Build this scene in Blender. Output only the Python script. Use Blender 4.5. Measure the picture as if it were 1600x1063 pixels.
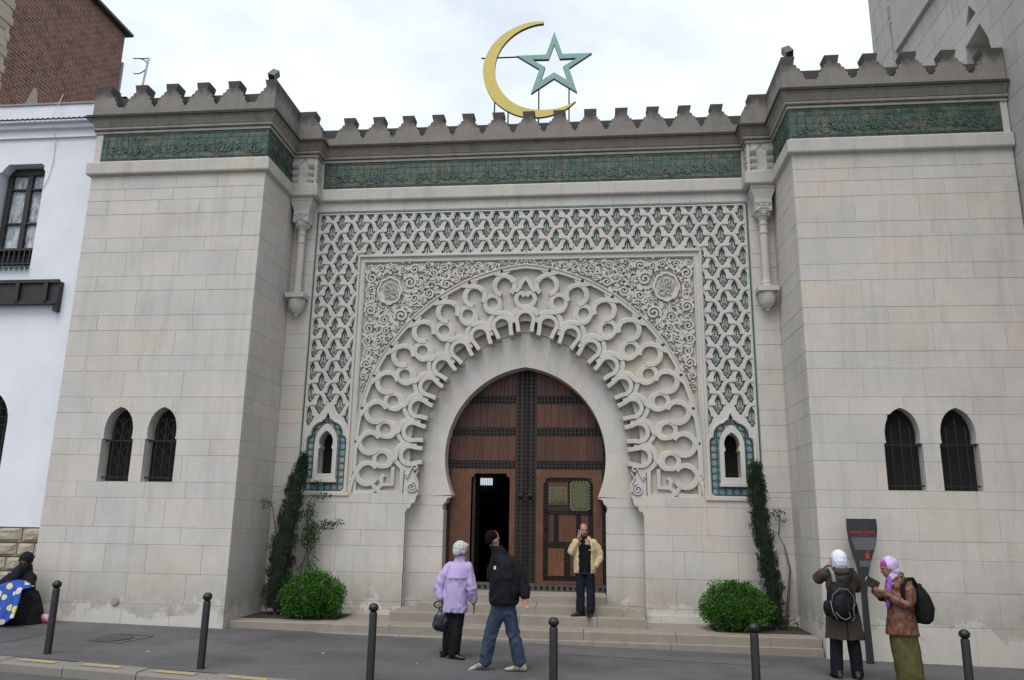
import bpy, math, random
import numpy as np
from mathutils import Vector, Matrix, noise
from mathutils.geometry import delaunay_2d_cdt
random.seed(7)
for o in list(bpy.data.objects): bpy.data.objects.remove(o)
S = bpy.context.scene
COL = S.collection
R_ = math.radians
PI = math.pi

# ---------------------------------------------------------------- camera, sky, sun, exposure
EYE = 2.03
cd = bpy.data.cameras.new('camera'); cam = bpy.data.objects.new('camera', cd); COL.objects.link(cam)
cd.sensor_width = 36.0; cd.lens = 36 * 1212.643 / 1600; cd.clip_start = .05; cd.clip_end = 3000
_p, _y, _r = R_(13.003), R_(-6.0568), R_(0.92307)
_f = Vector((math.sin(_y) * math.cos(_p), math.cos(_y) * math.cos(_p), math.sin(_p)))
_rt = Vector((math.cos(_y), -math.sin(_y), 0)); _up = _rt.cross(_f)
_a = _rt * math.cos(_r) + _up * math.sin(_r); _b = _up * math.cos(_r) - _rt * math.sin(_r)
mw = Matrix((_a, _b, -_f)).transposed().to_4x4(); mw.translation = Vector((0, 0, EYE))
cam.matrix_world = mw
S.camera = cam

SUN_EL, SUN_AZ = 60.0, 195.0          # degrees; azimuth clockwise from +y
W = bpy.data.worlds.new('World'); S.world = W; W.use_nodes = True
nt = W.node_tree; nt.nodes.clear()
sky = nt.nodes.new('ShaderNodeTexSky'); sky.sky_type = 'NISHITA'; sky.sun_disc = False
sky.sun_elevation = R_(SUN_EL); sky.sun_rotation = R_(SUN_AZ); sky.air_density = 1.6; sky.dust_density = 3
tc = nt.nodes.new('ShaderNodeTexCoord')
mp = nt.nodes.new('ShaderNodeMapping'); mp.inputs['Scale'].default_value = (1, 1, 2.4)
nz = nt.nodes.new('ShaderNodeTexNoise'); nz.inputs['Scale'].default_value = 3.2; nz.inputs['Detail'].default_value = 5; nz.inputs['Roughness'].default_value = .55
cr = nt.nodes.new('ShaderNodeValToRGB')
cr.color_ramp.elements[0].position = .30; cr.color_ramp.elements[0].color = (.68, .68, .68, 1)
cr.color_ramp.elements[1].position = .52; cr.color_ramp.elements[1].color = (.97, .97, .97, 1)
mx = nt.nodes.new('ShaderNodeMix'); mx.data_type = 'RGBA'
mx.inputs[7].default_value = (8.6, 9.3, 10.1, 1)
bg = nt.nodes.new('ShaderNodeBackground'); bg.inputs['Strength'].default_value = .085
ow = nt.nodes.new('ShaderNodeOutputWorld')
L = nt.links
L.new(tc.outputs['Generated'], mp.inputs['Vector']); L.new(mp.outputs['Vector'], nz.inputs['Vector'])
L.new(nz.outputs['Fac'], cr.inputs['Fac']); L.new(cr.outputs['Color'], mx.inputs[0])
L.new(sky.outputs['Color'], mx.inputs[6]); L.new(mx.outputs[2], bg.inputs['Color']); L.new(bg.outputs['Background'], ow.inputs['Surface'])
sd = bpy.data.lights.new('sun', 'SUN'); sd.energy = 1.4; sd.angle = R_(35); sd.color = (1, .97, .92)
sun = bpy.data.objects.new('sun', sd); COL.objects.link(sun)
_d = Vector((math.sin(R_(SUN_AZ)) * math.cos(R_(SUN_EL)), math.cos(R_(SUN_AZ)) * math.cos(R_(SUN_EL)), math.sin(R_(SUN_EL))))
sun.rotation_euler = _d.to_track_quat('Z', 'Y').to_euler()
V_ = S.view_settings
V_.view_transform = 'Standard'; V_.look = 'None'; V_.gamma = 1; V_.use_curve_mapping = False; V_.exposure = 0.5

# ---------------------------------------------------------------- object helpers
def empty(name, loc=(0, 0, 0), rz=0, label=None, cat=None, group=None):
    o = bpy.data.objects.new(name, None); COL.objects.link(o)
    o.location = loc; o.rotation_euler = (0, 0, rz); o.empty_display_size = .2
    if label: o['label'] = label
    if cat: o['category'] = cat
    if group: o['group'] = group
    return o
def tag(o, label=None, cat=None, group=None, kind=None):
    for k, v in (('label', label), ('category', cat), ('group', group), ('kind', kind)):
        if v: o[k] = v
    return o
class MB:
    """collects faces; M maps (u, v, w) to a point"""
    def __init__(s, M=None): s.v = []; s.f = []; s.m = []; s.M = M or (lambda u, v, w: (u, v, w)); s.k = 0
    def add(s, vs, fs, raw=False):
        n = len(s.v)
        s.v += [tuple(p) if raw else tuple(s.M(*p)) for p in vs]
        s.f += [tuple(i + n for i in f) for f in fs]; s.m += [s.k] * len(fs)
    def box(s, u0, u1, v0, v1, w0, w1):
        s.add([(u0, v0, w0), (u1, v0, w0), (u1, v1, w0), (u0, v1, w0), (u0, v0, w1), (u1, v0, w1), (u1, v1, w1), (u0, v1, w1)],
              [(0, 3, 2, 1), (4, 5, 6, 7), (0, 1, 5, 4), (1, 2, 6, 5), (2, 3, 7, 6), (3, 0, 4, 7)])
    def block(s, u0, u1, v0, v1, w0, w1, b=.006):
        r = lambda i, w: [(u0 + i, v0 + i, w), (u1 - i, v0 + i, w), (u1 - i, v1 - i, w), (u0 + i, v1 - i, w)]
        s.add(r(0, w0) + r(0, w1 - b) + r(b, w1),
              [(0, 1, 5, 4), (1, 2, 6, 5), (2, 3, 7, 6), (3, 0, 4, 7), (4, 5, 9, 8), (5, 6, 10, 9), (6, 7, 11, 10), (7, 4, 8, 11), (8, 9, 10, 11), (0, 3, 2, 1)])
    def plate(s, outers, holes, w0, w1, back=False):
        """even-odd region: inside any outer and outside every hole, front at w1, back edge at w0"""
        loops = outers + holes; P = []; E = []
        for lp in loops:
            n = len(P); P += [Vector((p[0], p[1])) for p in lp]; E += [(n + i, n + (i + 1) % len(lp)) for i in range(len(lp))]
        vo, eo, fo, *_ = delaunay_2d_cdt(P, E, [], 0, 1e-6)
        T = np.array([tuple(f) for f in fo if len(f) == 3]); X = np.array([(v.x, v.y) for v in vo])
        if not len(T): return
        c = X[T].mean(1)
        def inside(lp):
            q = np.array([(p[0], p[1]) for p in lp]); r = np.zeros(len(c), bool); j = len(q) - 1
            for i in range(len(q)):
                a, b = q[i], q[j]
                t = (a[1] > c[:, 1]) != (b[1] > c[:, 1])
                if a[1] != b[1]: r ^= t & (c[:, 0] < (b[0] - a[0]) * (c[:, 1] - a[1]) / (b[1] - a[1]) + a[0])
                j = i
            return r
        k = np.zeros(len(c), bool)
        for lp in outers: k |= inside(lp)
        for lp in holes: k &= ~inside(lp)
        T = T[k]
        a = X[T[:, 0]]; b = X[T[:, 1]]; d = X[T[:, 2]]
        ar = (b[:, 0] - a[:, 0]) * (d[:, 1] - a[:, 1]) - (b[:, 1] - a[:, 1]) * (d[:, 0] - a[:, 0])
        T = T[np.abs(ar) > 3e-8]; ar = ar[np.abs(ar) > 3e-8]
        T = np.where((ar > 0)[:, None], T, T[:, ::-1])
        ed = {}
        for t in T:
            for i in range(3): ed[(t[i], t[(i + 1) % 3])] = 1
        bd = [(i, j) for i, j in ed if (j, i) not in ed]
        used = sorted(set(T.ravel().tolist())); ix = {u: i for i, u in enumerate(used)}
        n = len(used)
        vs = [(X[u][0], X[u][1], w1) for u in used] + [(X[u][0], X[u][1], w0) for u in used]
        fs = [tuple(ix[i] for i in t) for t in T] + [(ix[i], ix[i] + n, ix[j] + n, ix[j]) for i, j in bd]
        if back: fs += [tuple(ix[i] + n for i in t[::-1]) for t in T]
        s.add(vs, fs)
    def ribbon(s, pts, wd, w0, w1, closed=False, bev=0, taper=None):
        n = len(pts); Lf = []; Rt = []
        for i, p in enumerate(pts):
            a = pts[(i - 1) % n] if (closed or i) else p; b = pts[(i + 1) % n] if (closed or i < n - 1) else p
            dx, dy = b[0] - a[0], b[1] - a[1]; l = math.hypot(dx, dy) or 1
            h = (wd * (taper[i] if taper else 1)) / 2; nx, ny = -dy / l * h, dx / l * h
            Lf.append((p[0] + nx, p[1] + ny)); Rt.append((p[0] - nx, p[1] - ny))
        q = bev
        def ins(a, b, t): return (a[0] + (b[0] - a[0]) * t, a[1] + (b[1] - a[1]) * t)
        vs = []; t = min(.45, q / wd) if q else 0
        for a, b in zip(Lf, Rt):
            vs += [(a[0], a[1], w0), (a[0], a[1], w1 - q), (*ins(a, b, t), w1), (*ins(b, a, t), w1), (b[0], b[1], w1 - q), (b[0], b[1], w0)]
        fs = []
        for i in range(n if closed else n - 1):
            a = i * 6; b = ((i + 1) % n) * 6
            for k in range(5):
                if q or k in (0, 2, 4): fs.append((a + k, a + k + 1, b + k + 1, b + k) if False else (a + k, b + k, b + k + 1, a + k + 1))
        if not closed:
            fs += [(0, 1, 2, 3, 4, 5), tuple((n - 1) * 6 + k for k in (5, 4, 3, 2, 1, 0))]
        s.add(vs, fs)
    def lathe(s, prof, c=(0, 0, 0), seg=16, a0=0, a1=2 * PI, cap=True):
        full = abs(a1 - a0 - 2 * PI) < 1e-6; m = seg if full else seg + 1; vs = []
        for r, z in prof:
            for k in range(m):
                t = a0 + (a1 - a0) * k / seg; vs.append((c[0] + r * math.cos(t), c[1] + r * math.sin(t), c[2] + z))
        fs = []
        for i in range(len(prof) - 1):
            for k in range(seg):
                k2 = (k + 1) % m; fs.append((i * m + k, i * m + k2, (i + 1) * m + k2, (i + 1) * m + k))
        if cap and full: fs += [tuple(range(m - 1, -1, -1)), tuple((len(prof) - 1) * m + k for k in range(m))]
        s.add(vs, fs, raw=True)
    def tube(s, pts, rad, seg=8, flat=None):
        pts = [Vector(p) for p in pts]; n = len(pts)
        rad = rad if isinstance(rad, (list, tuple)) else [rad] * n
        vs = []; up = Vector((0, 0, 1)); prev = None
        for i, p in enumerate(pts):
            t = (pts[min(i + 1, n - 1)] - pts[max(i - 1, 0)]).normalized()
            a = prev - t * prev.dot(t) if prev else (up.cross(t) if abs(t.z) < .95 else Vector((1, 0, 0)).cross(t))
            a.normalize(); b = t.cross(a); prev = a
            for k in range(seg):
                g = 2 * PI * k / seg; vs.append(p + (a * math.cos(g) + b * math.sin(g)) * rad[i])
        fs = [(i * seg + k, i * seg + (k + 1) % seg, (i + 1) * seg + (k + 1) % seg, (i + 1) * seg + k) for i in range(n - 1) for k in range(seg)]
        fs += [tuple(range(seg - 1, -1, -1)), tuple((n - 1) * seg + k for k in range(seg))]
        s.add(vs, fs, raw=True)
    def loft(s, rings, seg=16):
        """rings: (centre, axis a, axis b) ellipses; capped with fans"""
        vs = []
        for c, a, b in rings:
            c, a, b = Vector(c), Vector(a), Vector(b)
            vs += [c + a * math.cos(2 * PI * k / seg) + b * math.sin(2 * PI * k / seg) for k in range(seg)]
        n = len(rings)
        fs = [(i * seg + k, i * seg + (k + 1) % seg, (i + 1) * seg + (k + 1) % seg, (i + 1) * seg + k) for i in range(n - 1) for k in range(seg)]
        fs += [tuple(range(seg - 1, -1, -1)), tuple((n - 1) * seg + k for k in range(seg))]
        s.add(vs, fs, raw=True)
    def ell(s, c, r, seg=16, rings=10, rot=None):
        c = Vector(c); vs = []
        for i in range(rings + 1):
            t = -PI / 2 + PI * i / rings * .998 + .003
            for k in range(seg):
                g = 2 * PI * k / seg
                d = Vector((r[0] * math.cos(t) * math.cos(g), r[1] * math.cos(t) * math.sin(g), r[2] * math.sin(t)))
                vs.append(c + (rot @ d if rot else d))
        fs = [(i * seg + k, i * seg + (k + 1) % seg, (i + 1) * seg + (k + 1) % seg, (i + 1) * seg + k) for i in range(rings) for k in range(seg)]
        fs += [tuple(range(seg - 1, -1, -1)), tuple(rings * seg + k for k in range(seg))]
        s.add(vs, fs, raw=True)
    def build(s, name, mat, parent=None, smooth=False, kind=None):
        me = bpy.data.meshes.new(name); me.from_pydata(s.v, [], s.f)
        mats = mat if isinstance(mat, (list, tuple)) else [mat]
        for m in mats: me.materials.append(m)
        if len(mats) > 1: me.polygons.foreach_set('material_index', s.m)
        if smooth: me.polygons.foreach_set('use_smooth', [True] * len(s.f))
        me.update()
        o = bpy.data.objects.new(name, me); COL.objects.link(o)
        if parent: o.parent = parent
        if kind: o['kind'] = kind
        return o
def inst(me, name, parent, loc, rot=None, kind=None, scale=None):
    o = bpy.data.objects.new(name, me); COL.objects.link(o); o.parent = parent; o.location = loc
    if rot: o.rotation_euler = rot
    if scale: o.scale = scale
    if kind: o['kind'] = kind
    return o
def front(y):   # facade plane facing the camera: u -> x, v -> z, w towards the viewer
    return lambda u, v, w: (u, y - w, v)
def facing_px(x):  # plane facing +x : u -> y, w -> +x
    return lambda u, v, w: (x + w, u, v)
def facing_nx(x):
    return lambda u, v, w: (x - w, -u, v)
def arc(cx, cy, r, a0, a1, n):
    return [(cx + r * math.cos(a0 + (a1 - a0) * i / n), cy + r * math.sin(a0 + (a1 - a0) * i / n)) for i in range(n + 1)]

# ---------------------------------------------------------------- materials
class NT:
    def __init__(s, name):
        s.mat = bpy.data.materials.new(name); s.mat.use_nodes = True; s.t = s.mat.node_tree; s.n = s.t.nodes; s.l = s.t.links
        s.b = s.n['Principled BSDF']
    def node(s, typ, **k):
        x = s.n.new(typ)
        for a, b in k.items():
            if a.startswith('i_'): x.inputs[a[2:].replace('_', ' ')].default_value = b
            else: setattr(x, a, b)
        return x
    def pos(s, sc=(1, 1, 1)):
        g = s.node('ShaderNodeNewGeometry'); m = s.node('ShaderNodeMapping'); m.inputs['Scale'].default_value = sc
        s.l.new(g.outputs['Position'], m.inputs['Vector']); return m.outputs['Vector']
    def noise(s, scale, detail=4, rough=.55, sc=(1, 1, 1), vec=None):
        x = s.node('ShaderNodeTexNoise', i_Scale=scale, i_Detail=detail, i_Roughness=rough)
        s.l.new(vec or s.pos(sc), x.inputs['Vector']); return x.outputs['Fac']
    def ramp(s, fac, stops, interp='LINEAR'):
        r = s.node('ShaderNodeValToRGB'); r.color_ramp.interpolation = interp; e = r.color_ramp.elements
        while len(e) < len(stops): e.new(.5)
        for x, (p, c) in zip(e, stops):
            x.position = p; x.color = (*c, 1) if len(c) == 3 else c
        s.l.new(fac, r.inputs['Fac']); return r.outputs['Color']
    def mix(s, fac, a, b, mode='MIX'):
        x = s.node('ShaderNodeMix', data_type='RGBA', blend_type=mode)
        for i, v in ((0, fac), (6, a), (7, b)):
            if hasattr(v, 'links'): s.l.new(v, x.inputs[i])
            else: x.inputs[i].default_value = v if i == 0 else ((*v, 1) if len(v) == 3 else v)
        return x.outputs[2]
    def rnd(s):
        return s.node('ShaderNodeObjectInfo').outputs['Random']
    def col(s, c):
        if hasattr(c, 'links'): s.l.new(c, s.b.inputs['Base Color'])
        else: s.b.inputs['Base Color'].default_value = (*c, 1)
    def bump(s, h, st=.3, d=.01):
        x = s.node('ShaderNodeBump', i_Strength=st, i_Distance=d); s.l.new(h, x.inputs['Height']); s.l.new(x.outputs['Normal'], s.b.inputs['Normal'])
    def end(s, rough=.8, metal=0, spec=None):
        s.b.inputs['Roughness'].default_value = rough; s.b.inputs['Metallic'].default_value = metal
        if spec is not None: s.b.inputs['Specular IOR Level'].default_value = spec
        return s.mat
g3 = lambda v: (v, v, v)
def simple(name, c, rough=.7, metal=0, var=.15, scale=9, bump=0, bscale=60, spec=None, sc=(1, 1, 1)):
    t = NT(name); n = t.noise(scale, sc=sc)
    lo = tuple(x * (1 - var) for x in c); hi = tuple(min(1, x * (1 + var)) for x in c)
    t.col(t.ramp(n, [(.3, lo), (.7, hi)]))
    if bump: t.bump(t.noise(bscale), bump, .01)
    return t.end(rough, metal, spec)
def stone(name, base, stain=.5, top=None, warm=.35, objvar=.12, bump=.25, streak=.35, repair=0):
    t = NT(name)
    c = t.ramp(t.noise(1.1, 5), [(.3, tuple(x * .9 for x in base)), (.55, base), (.75, (base[0] * 1.07, base[1] * 1.03, base[2] * .96))])
    r = t.rnd()
    c = t.mix(1, c, t.ramp(r, [(0, g3(1 - objvar)), (.5, g3(1)), (.85, (1, .985, .95)), (1, (1, .96, .9))]), 'MULTIPLY')
    w = t.ramp(t.noise(.55, 3, .5), [(.56, g3(0)), (.74, g3(warm))]); c = t.mix(w, c, (base[0] * .98, base[1] * .84, base[2] * .66))
    fine = t.noise(38, 4, .7); c = t.mix(1, c, t.ramp(fine, [(.25, g3(.88)), (.6, g3(1.04))]), 'MULTIPLY')
    st = t.ramp(t.noise(2.2, 6, .62, sc=(2.6, 2.6, .28)), [(.5, g3(0)), (.74, g3(streak))]); c = t.mix(st, c, tuple(x * .58 for x in base))
    if stain:
        bl = t.ramp(t.noise(3.4, 7, .66), [(.56, g3(0)), (.72, g3(stain))]); c = t.mix(bl, c, (base[0] * .62, base[1] * .57, base[2] * .5))
    # rising dirt near the pavement: grime with its own blotchy outline
    sep = t.node('ShaderNodeSeparateXYZ'); t.l.new(t.node('ShaderNodeNewGeometry').outputs['Position'], sep.inputs[0])
    a = t.node('ShaderNodeMath', operation='MULTIPLY_ADD'); a.inputs[1].default_value = -1.0; a.inputs[2].default_value = 1.25; t.l.new(sep.outputs['Z'], a.inputs[0])
    n2 = t.node('ShaderNodeMath', operation='MULTIPLY'); t.l.new(a.outputs[0], n2.inputs[0]); t.l.new(t.noise(5, 6, .7), n2.inputs[1]); n2.use_clamp = True
    c = t.mix(n2.outputs[0], c, (.21, .185, .155))
    if repair:
        a2 = t.node('ShaderNodeMath', operation='MULTIPLY_ADD'); a2.inputs[1].default_value = -.55; a2.inputs[2].default_value = .55; t.l.new(sep.outputs['Z'], a2.inputs[0]); a2.use_clamp = True
        n4 = t.node('ShaderNodeMath', operation='ADD'); t.l.new(a2.outputs[0], n4.inputs[0]); t.l.new(t.noise(2.3, 7, .72), n4.inputs[1])
        c = t.mix(t.ramp(n4.outputs[0], [(.80, g3(0)), (.86, g3(.6))]), c, (.62, .59, .54))
    if top:
        m = t.node('ShaderNodeMapRange'); m.inputs['From Min'].default_value = top[0]; m.inputs['From Max'].default_value = top[1]
        t.l.new(sep.outputs['Z'], m.inputs['Value'])
        n3 = t.node('ShaderNodeMath', operation='ADD'); t.l.new(m.outputs[0], n3.inputs[0]); t.l.new(t.noise(6, 6, .7, sc=(1, 1, .6)), n3.inputs[1])
        c = t.mix(t.ramp(n3.outputs[0], [(.62, g3(0)), (1.15, g3(.9))]), c, top[2])
    t.col(c); t.bump(t.noise(55, 5, .7), bump, .006)
    return t.end(.88, 0, .25)
LS = (.55, .52, .487)
M_stone = stone('limestone_ashlar', LS, stain=.12, objvar=.06, warm=.28, repair=1)
M_mortar = simple('lime_mortar', (.50, .475, .44), .95)
M_carved = stone('carved_limestone', (.54, .516, .485), stain=.15, warm=.12, objvar=.03, streak=.15, bump=.35)
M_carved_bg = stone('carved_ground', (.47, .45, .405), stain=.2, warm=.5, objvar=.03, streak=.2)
M_string = stone('string_course_stone', (.49, .47, .435), stain=.2, warm=.3, objvar=.1, streak=.4)
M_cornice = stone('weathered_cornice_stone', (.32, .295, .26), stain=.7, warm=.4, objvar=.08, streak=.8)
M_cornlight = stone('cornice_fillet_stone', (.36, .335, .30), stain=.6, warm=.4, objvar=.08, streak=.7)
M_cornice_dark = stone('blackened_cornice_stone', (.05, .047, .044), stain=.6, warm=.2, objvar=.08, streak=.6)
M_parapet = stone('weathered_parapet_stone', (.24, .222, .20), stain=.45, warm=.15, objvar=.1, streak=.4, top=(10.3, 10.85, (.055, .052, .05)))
M_sootshade = stone('shaded_sooty_parapet_stone', (.085, .08, .075), stain=.3, warm=.1, objvar=.1, streak=.4)  # shade and soot of merlon sides and parapet back, put into one dark colour
M_step = stone('granular_step_stone', (.34, .305, .26), stain=.6, warm=.3, objvar=.12, streak=.15, bump=.6)
M_minaret = stone('tower_limestone', (.40, .39, .38), stain=.2, warm=.1, objvar=.08, streak=.6)
M_rubble = stone('rubble_stone', (.42, .37, .29), stain=.5, warm=.5, objvar=.2, streak=.1, bump=1)
M_black = simple('black_paint', (.008, .008, .009), .45, 0, .3, 20)
M_iron = simple('dark_iron', (.018, .016, .016), .5, .3, .3, 20)
M_void = simple('dark_interior', (.006, .005, .005), .9)
M_grout = simple('tile_grout', (.045, .07, .06), .8)
M_greenline = simple('green_glazed_strip', (.02, .10, .07), .3, 0, .3, 5)
def tile_mat():
    t = NT('weathered_green_tile')
    c = t.ramp(t.rnd(), [(0, (.010, .045, .036)), (.35, (.016, .072, .056)), (.6, (.03, .095, .075)), (.85, (.055, .08, .058)), (1, (.09, .08, .055))])
    n = t.noise(13, 6, .7); c = t.mix(t.ramp(n, [(.48, g3(0)), (.62, g3(.75))]), c, (.13, .12, .085))
    n = t.noise(2.2, 5, .6); c = t.mix(t.ramp(n, [(.5, g3(0)), (.68, g3(.55))]), c, (.15, .125, .085))
    t.col(c); t.bump(t.noise(25, 4), .5, .01); return t.end(.42)
M_tile = tile_mat()
M_relief = simple('glazed_relief_strokes', (.055, .085, .065), .45, 0, .6, 8)
M_cream = simple('cream_ceramic', (.30, .35, .30), .4, 0, .15, 20)
M_tblack = simple('black_ceramic', (.012, .014, .016), .3)
M_tgreen = simple('green_ceramic', (.012, .045, .038), .35, 0, .3, 20)
M_tred = simple('red_ceramic', (.20, .055, .04), .4)
M_tblue = simple('blue_ceramic', (.06, .16, .42), .3, 0, .35, 15)
M_tteal = simple('teal_ceramic', (.06, .27, .32), .3, 0, .35, 15)
M_ttan = simple('tan_ceramic', (.42, .25, .13), .4, 0, .3, 15)
M_tbase = simple('dark_mosaic', (.05, .10, .115), .4, 0, .6, 60)
def wood(name, base, sc, dark=.45, wear=0):
    t = NT(name)
    n = t.noise(6, 7, .65, sc=sc); c = t.ramp(n, [(.25, tuple(x * dark for x in base)), (.5, base), (.78, tuple(x * 1.45 for x in base))])
    c = t.mix(1, c, t.ramp(t.rnd(), [(0, g3(.72)), (1, g3(1.2))]), 'MULTIPLY')
    if wear: c = t.mix(t.ramp(t.noise(3, 8, .7, sc=(1, 1, .8)), [(.54, g3(0)), (.70, g3(wear))]), c, (.20, .115, .065))
    t.col(c); t.bump(n, .3, .008); return t.end(.5)
M_wood = wood('red_brown_wood', (.082, .026, .010), (14, 14, .7))
M_woodlight = wood('worn_orange_wood', (.135, .050, .019), (14, 14, .7), wear=.6)
M_wooddark = wood('dark_oiled_wood', (.022, .012, .009), (12, 12, .8))
M_stud = simple('iron_stud', (.022, .016, .014), .38, .5, .4, 40)
M_brass = simple('green_brass_plate', (.085, .088, .028), .4, .4, .4, 25)
M_brassedge = simple('pale_plate_rim', (.17, .16, .12), .5, .2, .3, 25)
M_white = simple('white_lime_plaster', (.69, .705, .755), .9, 0, .05, 1.5, .15, 30)
M_darkwood = simple('black_stained_wood', (.018, .013, .014), .5, 0, .4, 12)
M_yellow = simple('yellow_painted_metal', (.60, .50, .11), .5, 0, .08, 6, .2, 20)
M_yelside = simple('tarnished_metal_edge', (.10, .07, .035), .6)
M_star = simple('green_painted_metal', (.20, .37, .31), .5, 0, .06, 6)
M_starside = simple('dark_metal_edge', (.05, .06, .06), .6)
def asphalt(name, base, patch=.28):
    t = NT(name)
    c = t.ramp(t.noise(.7, 6, .6), [(.3, tuple(x * (1 - patch) for x in base)), (.7, tuple(x * (1 + patch) for x in base))])
    c = t.mix(1, c, t.ramp(t.noise(170, 3, .7), [(.3, g3(.7)), (.7, g3(1.3))]), 'MULTIPLY')
    c = t.mix(t.ramp(t.noise(2.7, 7, .7, sc=(.6, 1.8, 1)), [(.55, g3(0)), (.70, g3(.4))]), c, tuple(x * 1.7 for x in base))
    c = t.mix(t.ramp(t.noise(1.3, 8, .72), [(.52, g3(0)), (.66, g3(.55))]), c, tuple(x * .55 for x in base))
    c = t.mix(t.ramp(t.noise(23, 2, .5), [(.69, g3(0)), (.71, g3(.6))]), c, tuple(x * 1.9 for x in base))
    v = t.node('ShaderNodeTexVoronoi', i_Scale=1.9); t.l.new(t.pos(), v.inputs['Vector'])
    c = t.mix(t.ramp(v.outputs['Distance'], [(.018, g3(.9)), (.03, g3(0))]), c, (.02, .02, .02))
    t.col(c); t.bump(t.noise(190, 2), .5, .006); return t.end(.78)
M_asphalt = asphalt('pavement_asphalt', (.088, .085, .090))
M_road = asphalt('road_asphalt', (.07, .07, .072))
M_kerb = stone('granite_kerb', (.24, .235, .225), stain=.7, warm=.1, objvar=.15, streak=0, bump=1)
t_ = NT('worn_yellow_paint'); t_.col(t_.mix(t_.ramp(t_.noise(16, 7, .75), [(.46, g3(0)), (.56, g3(1))]), (.42, .29, .07), (.24, .235, .225))); M_ypaint = t_.end(.85)
M_soil = simple('dark_soil', (.035, .026, .02), 1, 0, .5, 20, 1, 30)
# ---------------------------------------------------------------- ground
def gz(x): return -.016 * (x + 1)
def kerb_y(x): return 10.48 - .117 * (x + 8.04)
GX = [-60, -30, -20, -14, -10.3, -8, -6, -4, -2, 0, 2, 4, 6, 8, 12, 20, 30, 60]
b = MB(); vs = []
for x in GX: vs += [(x, kerb_y(x) if x > -20 else kerb_y(-20), gz(x) - .0), (x, 80, gz(x))]
b.add(vs, [(2 * i, 2 * i + 2, 2 * i + 3, 2 * i + 1) for i in range(len(GX) - 1)])
o = b.build('pavement', M_asphalt); tag(o, kind='structure')
b = MB(); vs = []
for x in GX: vs += [(x, (kerb_y(x) if x > -20 else kerb_y(-20)) - .28, gz(x) - .125), (x, -60, gz(x) - .15)]
b.add(vs, [(2 * i, 2 * i + 1, 2 * i + 3, 2 * i + 2) for i in range(len(GX) - 1)])
o = b.build('road', M_road); tag(o, kind='structure')
# opposite side of the street and far ground sheet under everything
b = MB(); b.add([(-900, -900, -2.2), (900, -900, -2.2), (900, 900, -2.2), (-900, 900, -2.2)], [(0, 1, 2, 3)])
o = b.build('ground', M_road); tag(o, kind='structure')
kerb = empty('kerb', (0, 0, 0)); tag(kerb, kind='structure')
x = -13.0; k = 0
ang = math.atan(-.117)
while x < 9:
    l = random.uniform(.95, 1.25); x1 = x + l - .012
    b = MB()
    ys = lambda q: kerb_y(q)
    h = random.uniform(-.006, .006); t = .012
    P = []
    for q in (x, x1):
        z = gz(q) + .006 + h
        P += [(q, ys(q) - .004, z - .3), (q, ys(q) - .004, z), (q, ys(q) - .285, z - .004), (q, ys(q) - .31, z - .03), (q, ys(q) - .32, z - .3)]
    b.add(P, [(0, 1, 2, 3, 4), (9, 8, 7, 6, 5)] + [(i, i + 5, i + 6, i + 1) for i in range(4)])
    b.build('kerb_stone', M_kerb, kerb)
    if k % 1 == 0 and x > -9 and x < 7:
        m = MB(); a0 = x + .18; a1 = a0 + .55; q = []
        for s_ in (a0, a1):
            z = gz(s_) + .011 + h
            q += [(s_, ys(s_) - .07, z), (s_, ys(s_) - .20, z)]
        m.add(q, [(0, 1, 3, 2)]); m.build('yellow_marking', M_ypaint, kerb)
    x += l; k += 1
# thin dark joint behind the kerb
b = MB(); P = []
for q in GX[3:15]: P += [(q, kerb_y(q) + .008, gz(q) + .004), (q, kerb_y(q) + .03, gz(q) + .004)]
b.add(P, [(2 * i, 2 * i + 2, 2 * i + 3, 2 * i + 1) for i in range(11)])
tag(b.build('kerb_joint', simple('tar_joint', (.012, .012, .012), .6)), kind='structure')
# manhole cover in the pavement
mh = empty('manhole_cover', (-7.62, 12.28, gz(-7.6)), R_(-8), 'flush round asphalt-filled manhole cover in the left pavement before the wall', 'manhole cover')
b = MB(lambda u, v, w: (u, v, w))
ring = arc(0, 0, .36, 0, 2 * PI, 40)[:-1]
b.plate([ring], [arc(0, 0, .335, 0, 2 * PI, 40)[:-1]], 0, .005); b.box(-.05, .05, -.012, .012, 0, .006)
sq = [(-.52, -.40), (.52, -.40), (.52, .40), (-.52, .40)]
b.plate([sq], [[(p[0] * .975, p[1] * .97) for p in sq]], 0, .005)
b.build('rim', simple('cast_iron_rim', (.03, .03, .03), .6), mh)
b = MB(); b.plate([arc(0, 0, .334, 0, 2 * PI, 40)[:-1]], [], 0, .0035); b.build('lid', asphalt('manhole_fill', (.062, .061, .063)), mh)

# ---------------------------------------------------------------- gateway wall
CX, YC = -1.37, 15.40
G = empty('gateway_wall', (CX, YC, 0), 0, 'carved limestone gateway wall with horseshoe arch and green tiled lattice', 'gateway')
Gp = empty  # parts are built in world coordinates, then parented keeping place
def P_(o, parent=G):
    o.parent = parent; o.matrix_parent_inverse = parent.matrix_basis.inverted() if parent.type == 'EMPTY' and parent.parent is None else Matrix.Identity(4)
    return o
def setp(o, parent):
    """parent o (mesh in world coordinates) under parent keeping its place"""
    o.parent = parent
    m = Matrix.Identity(4); p = parent
    while p is not None:
        m = m @ Matrix.Identity(4); p = p.parent
    top = parent
    while top.parent is not None: top = top.parent
    o.matrix_parent_inverse = (Matrix.Translation(top.location) @ top.rotation_euler.to_matrix().to_4x4()).inverted() if parent is top else Matrix.Identity(4)
    return o
def F(b, name, mat, parent=None, **k):
    return setp(b.build(name, mat, None, **k), parent or G)
cm = lambda yc=YC, cx=CX: (lambda u, v, w: (cx + u, yc - w, v))

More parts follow.
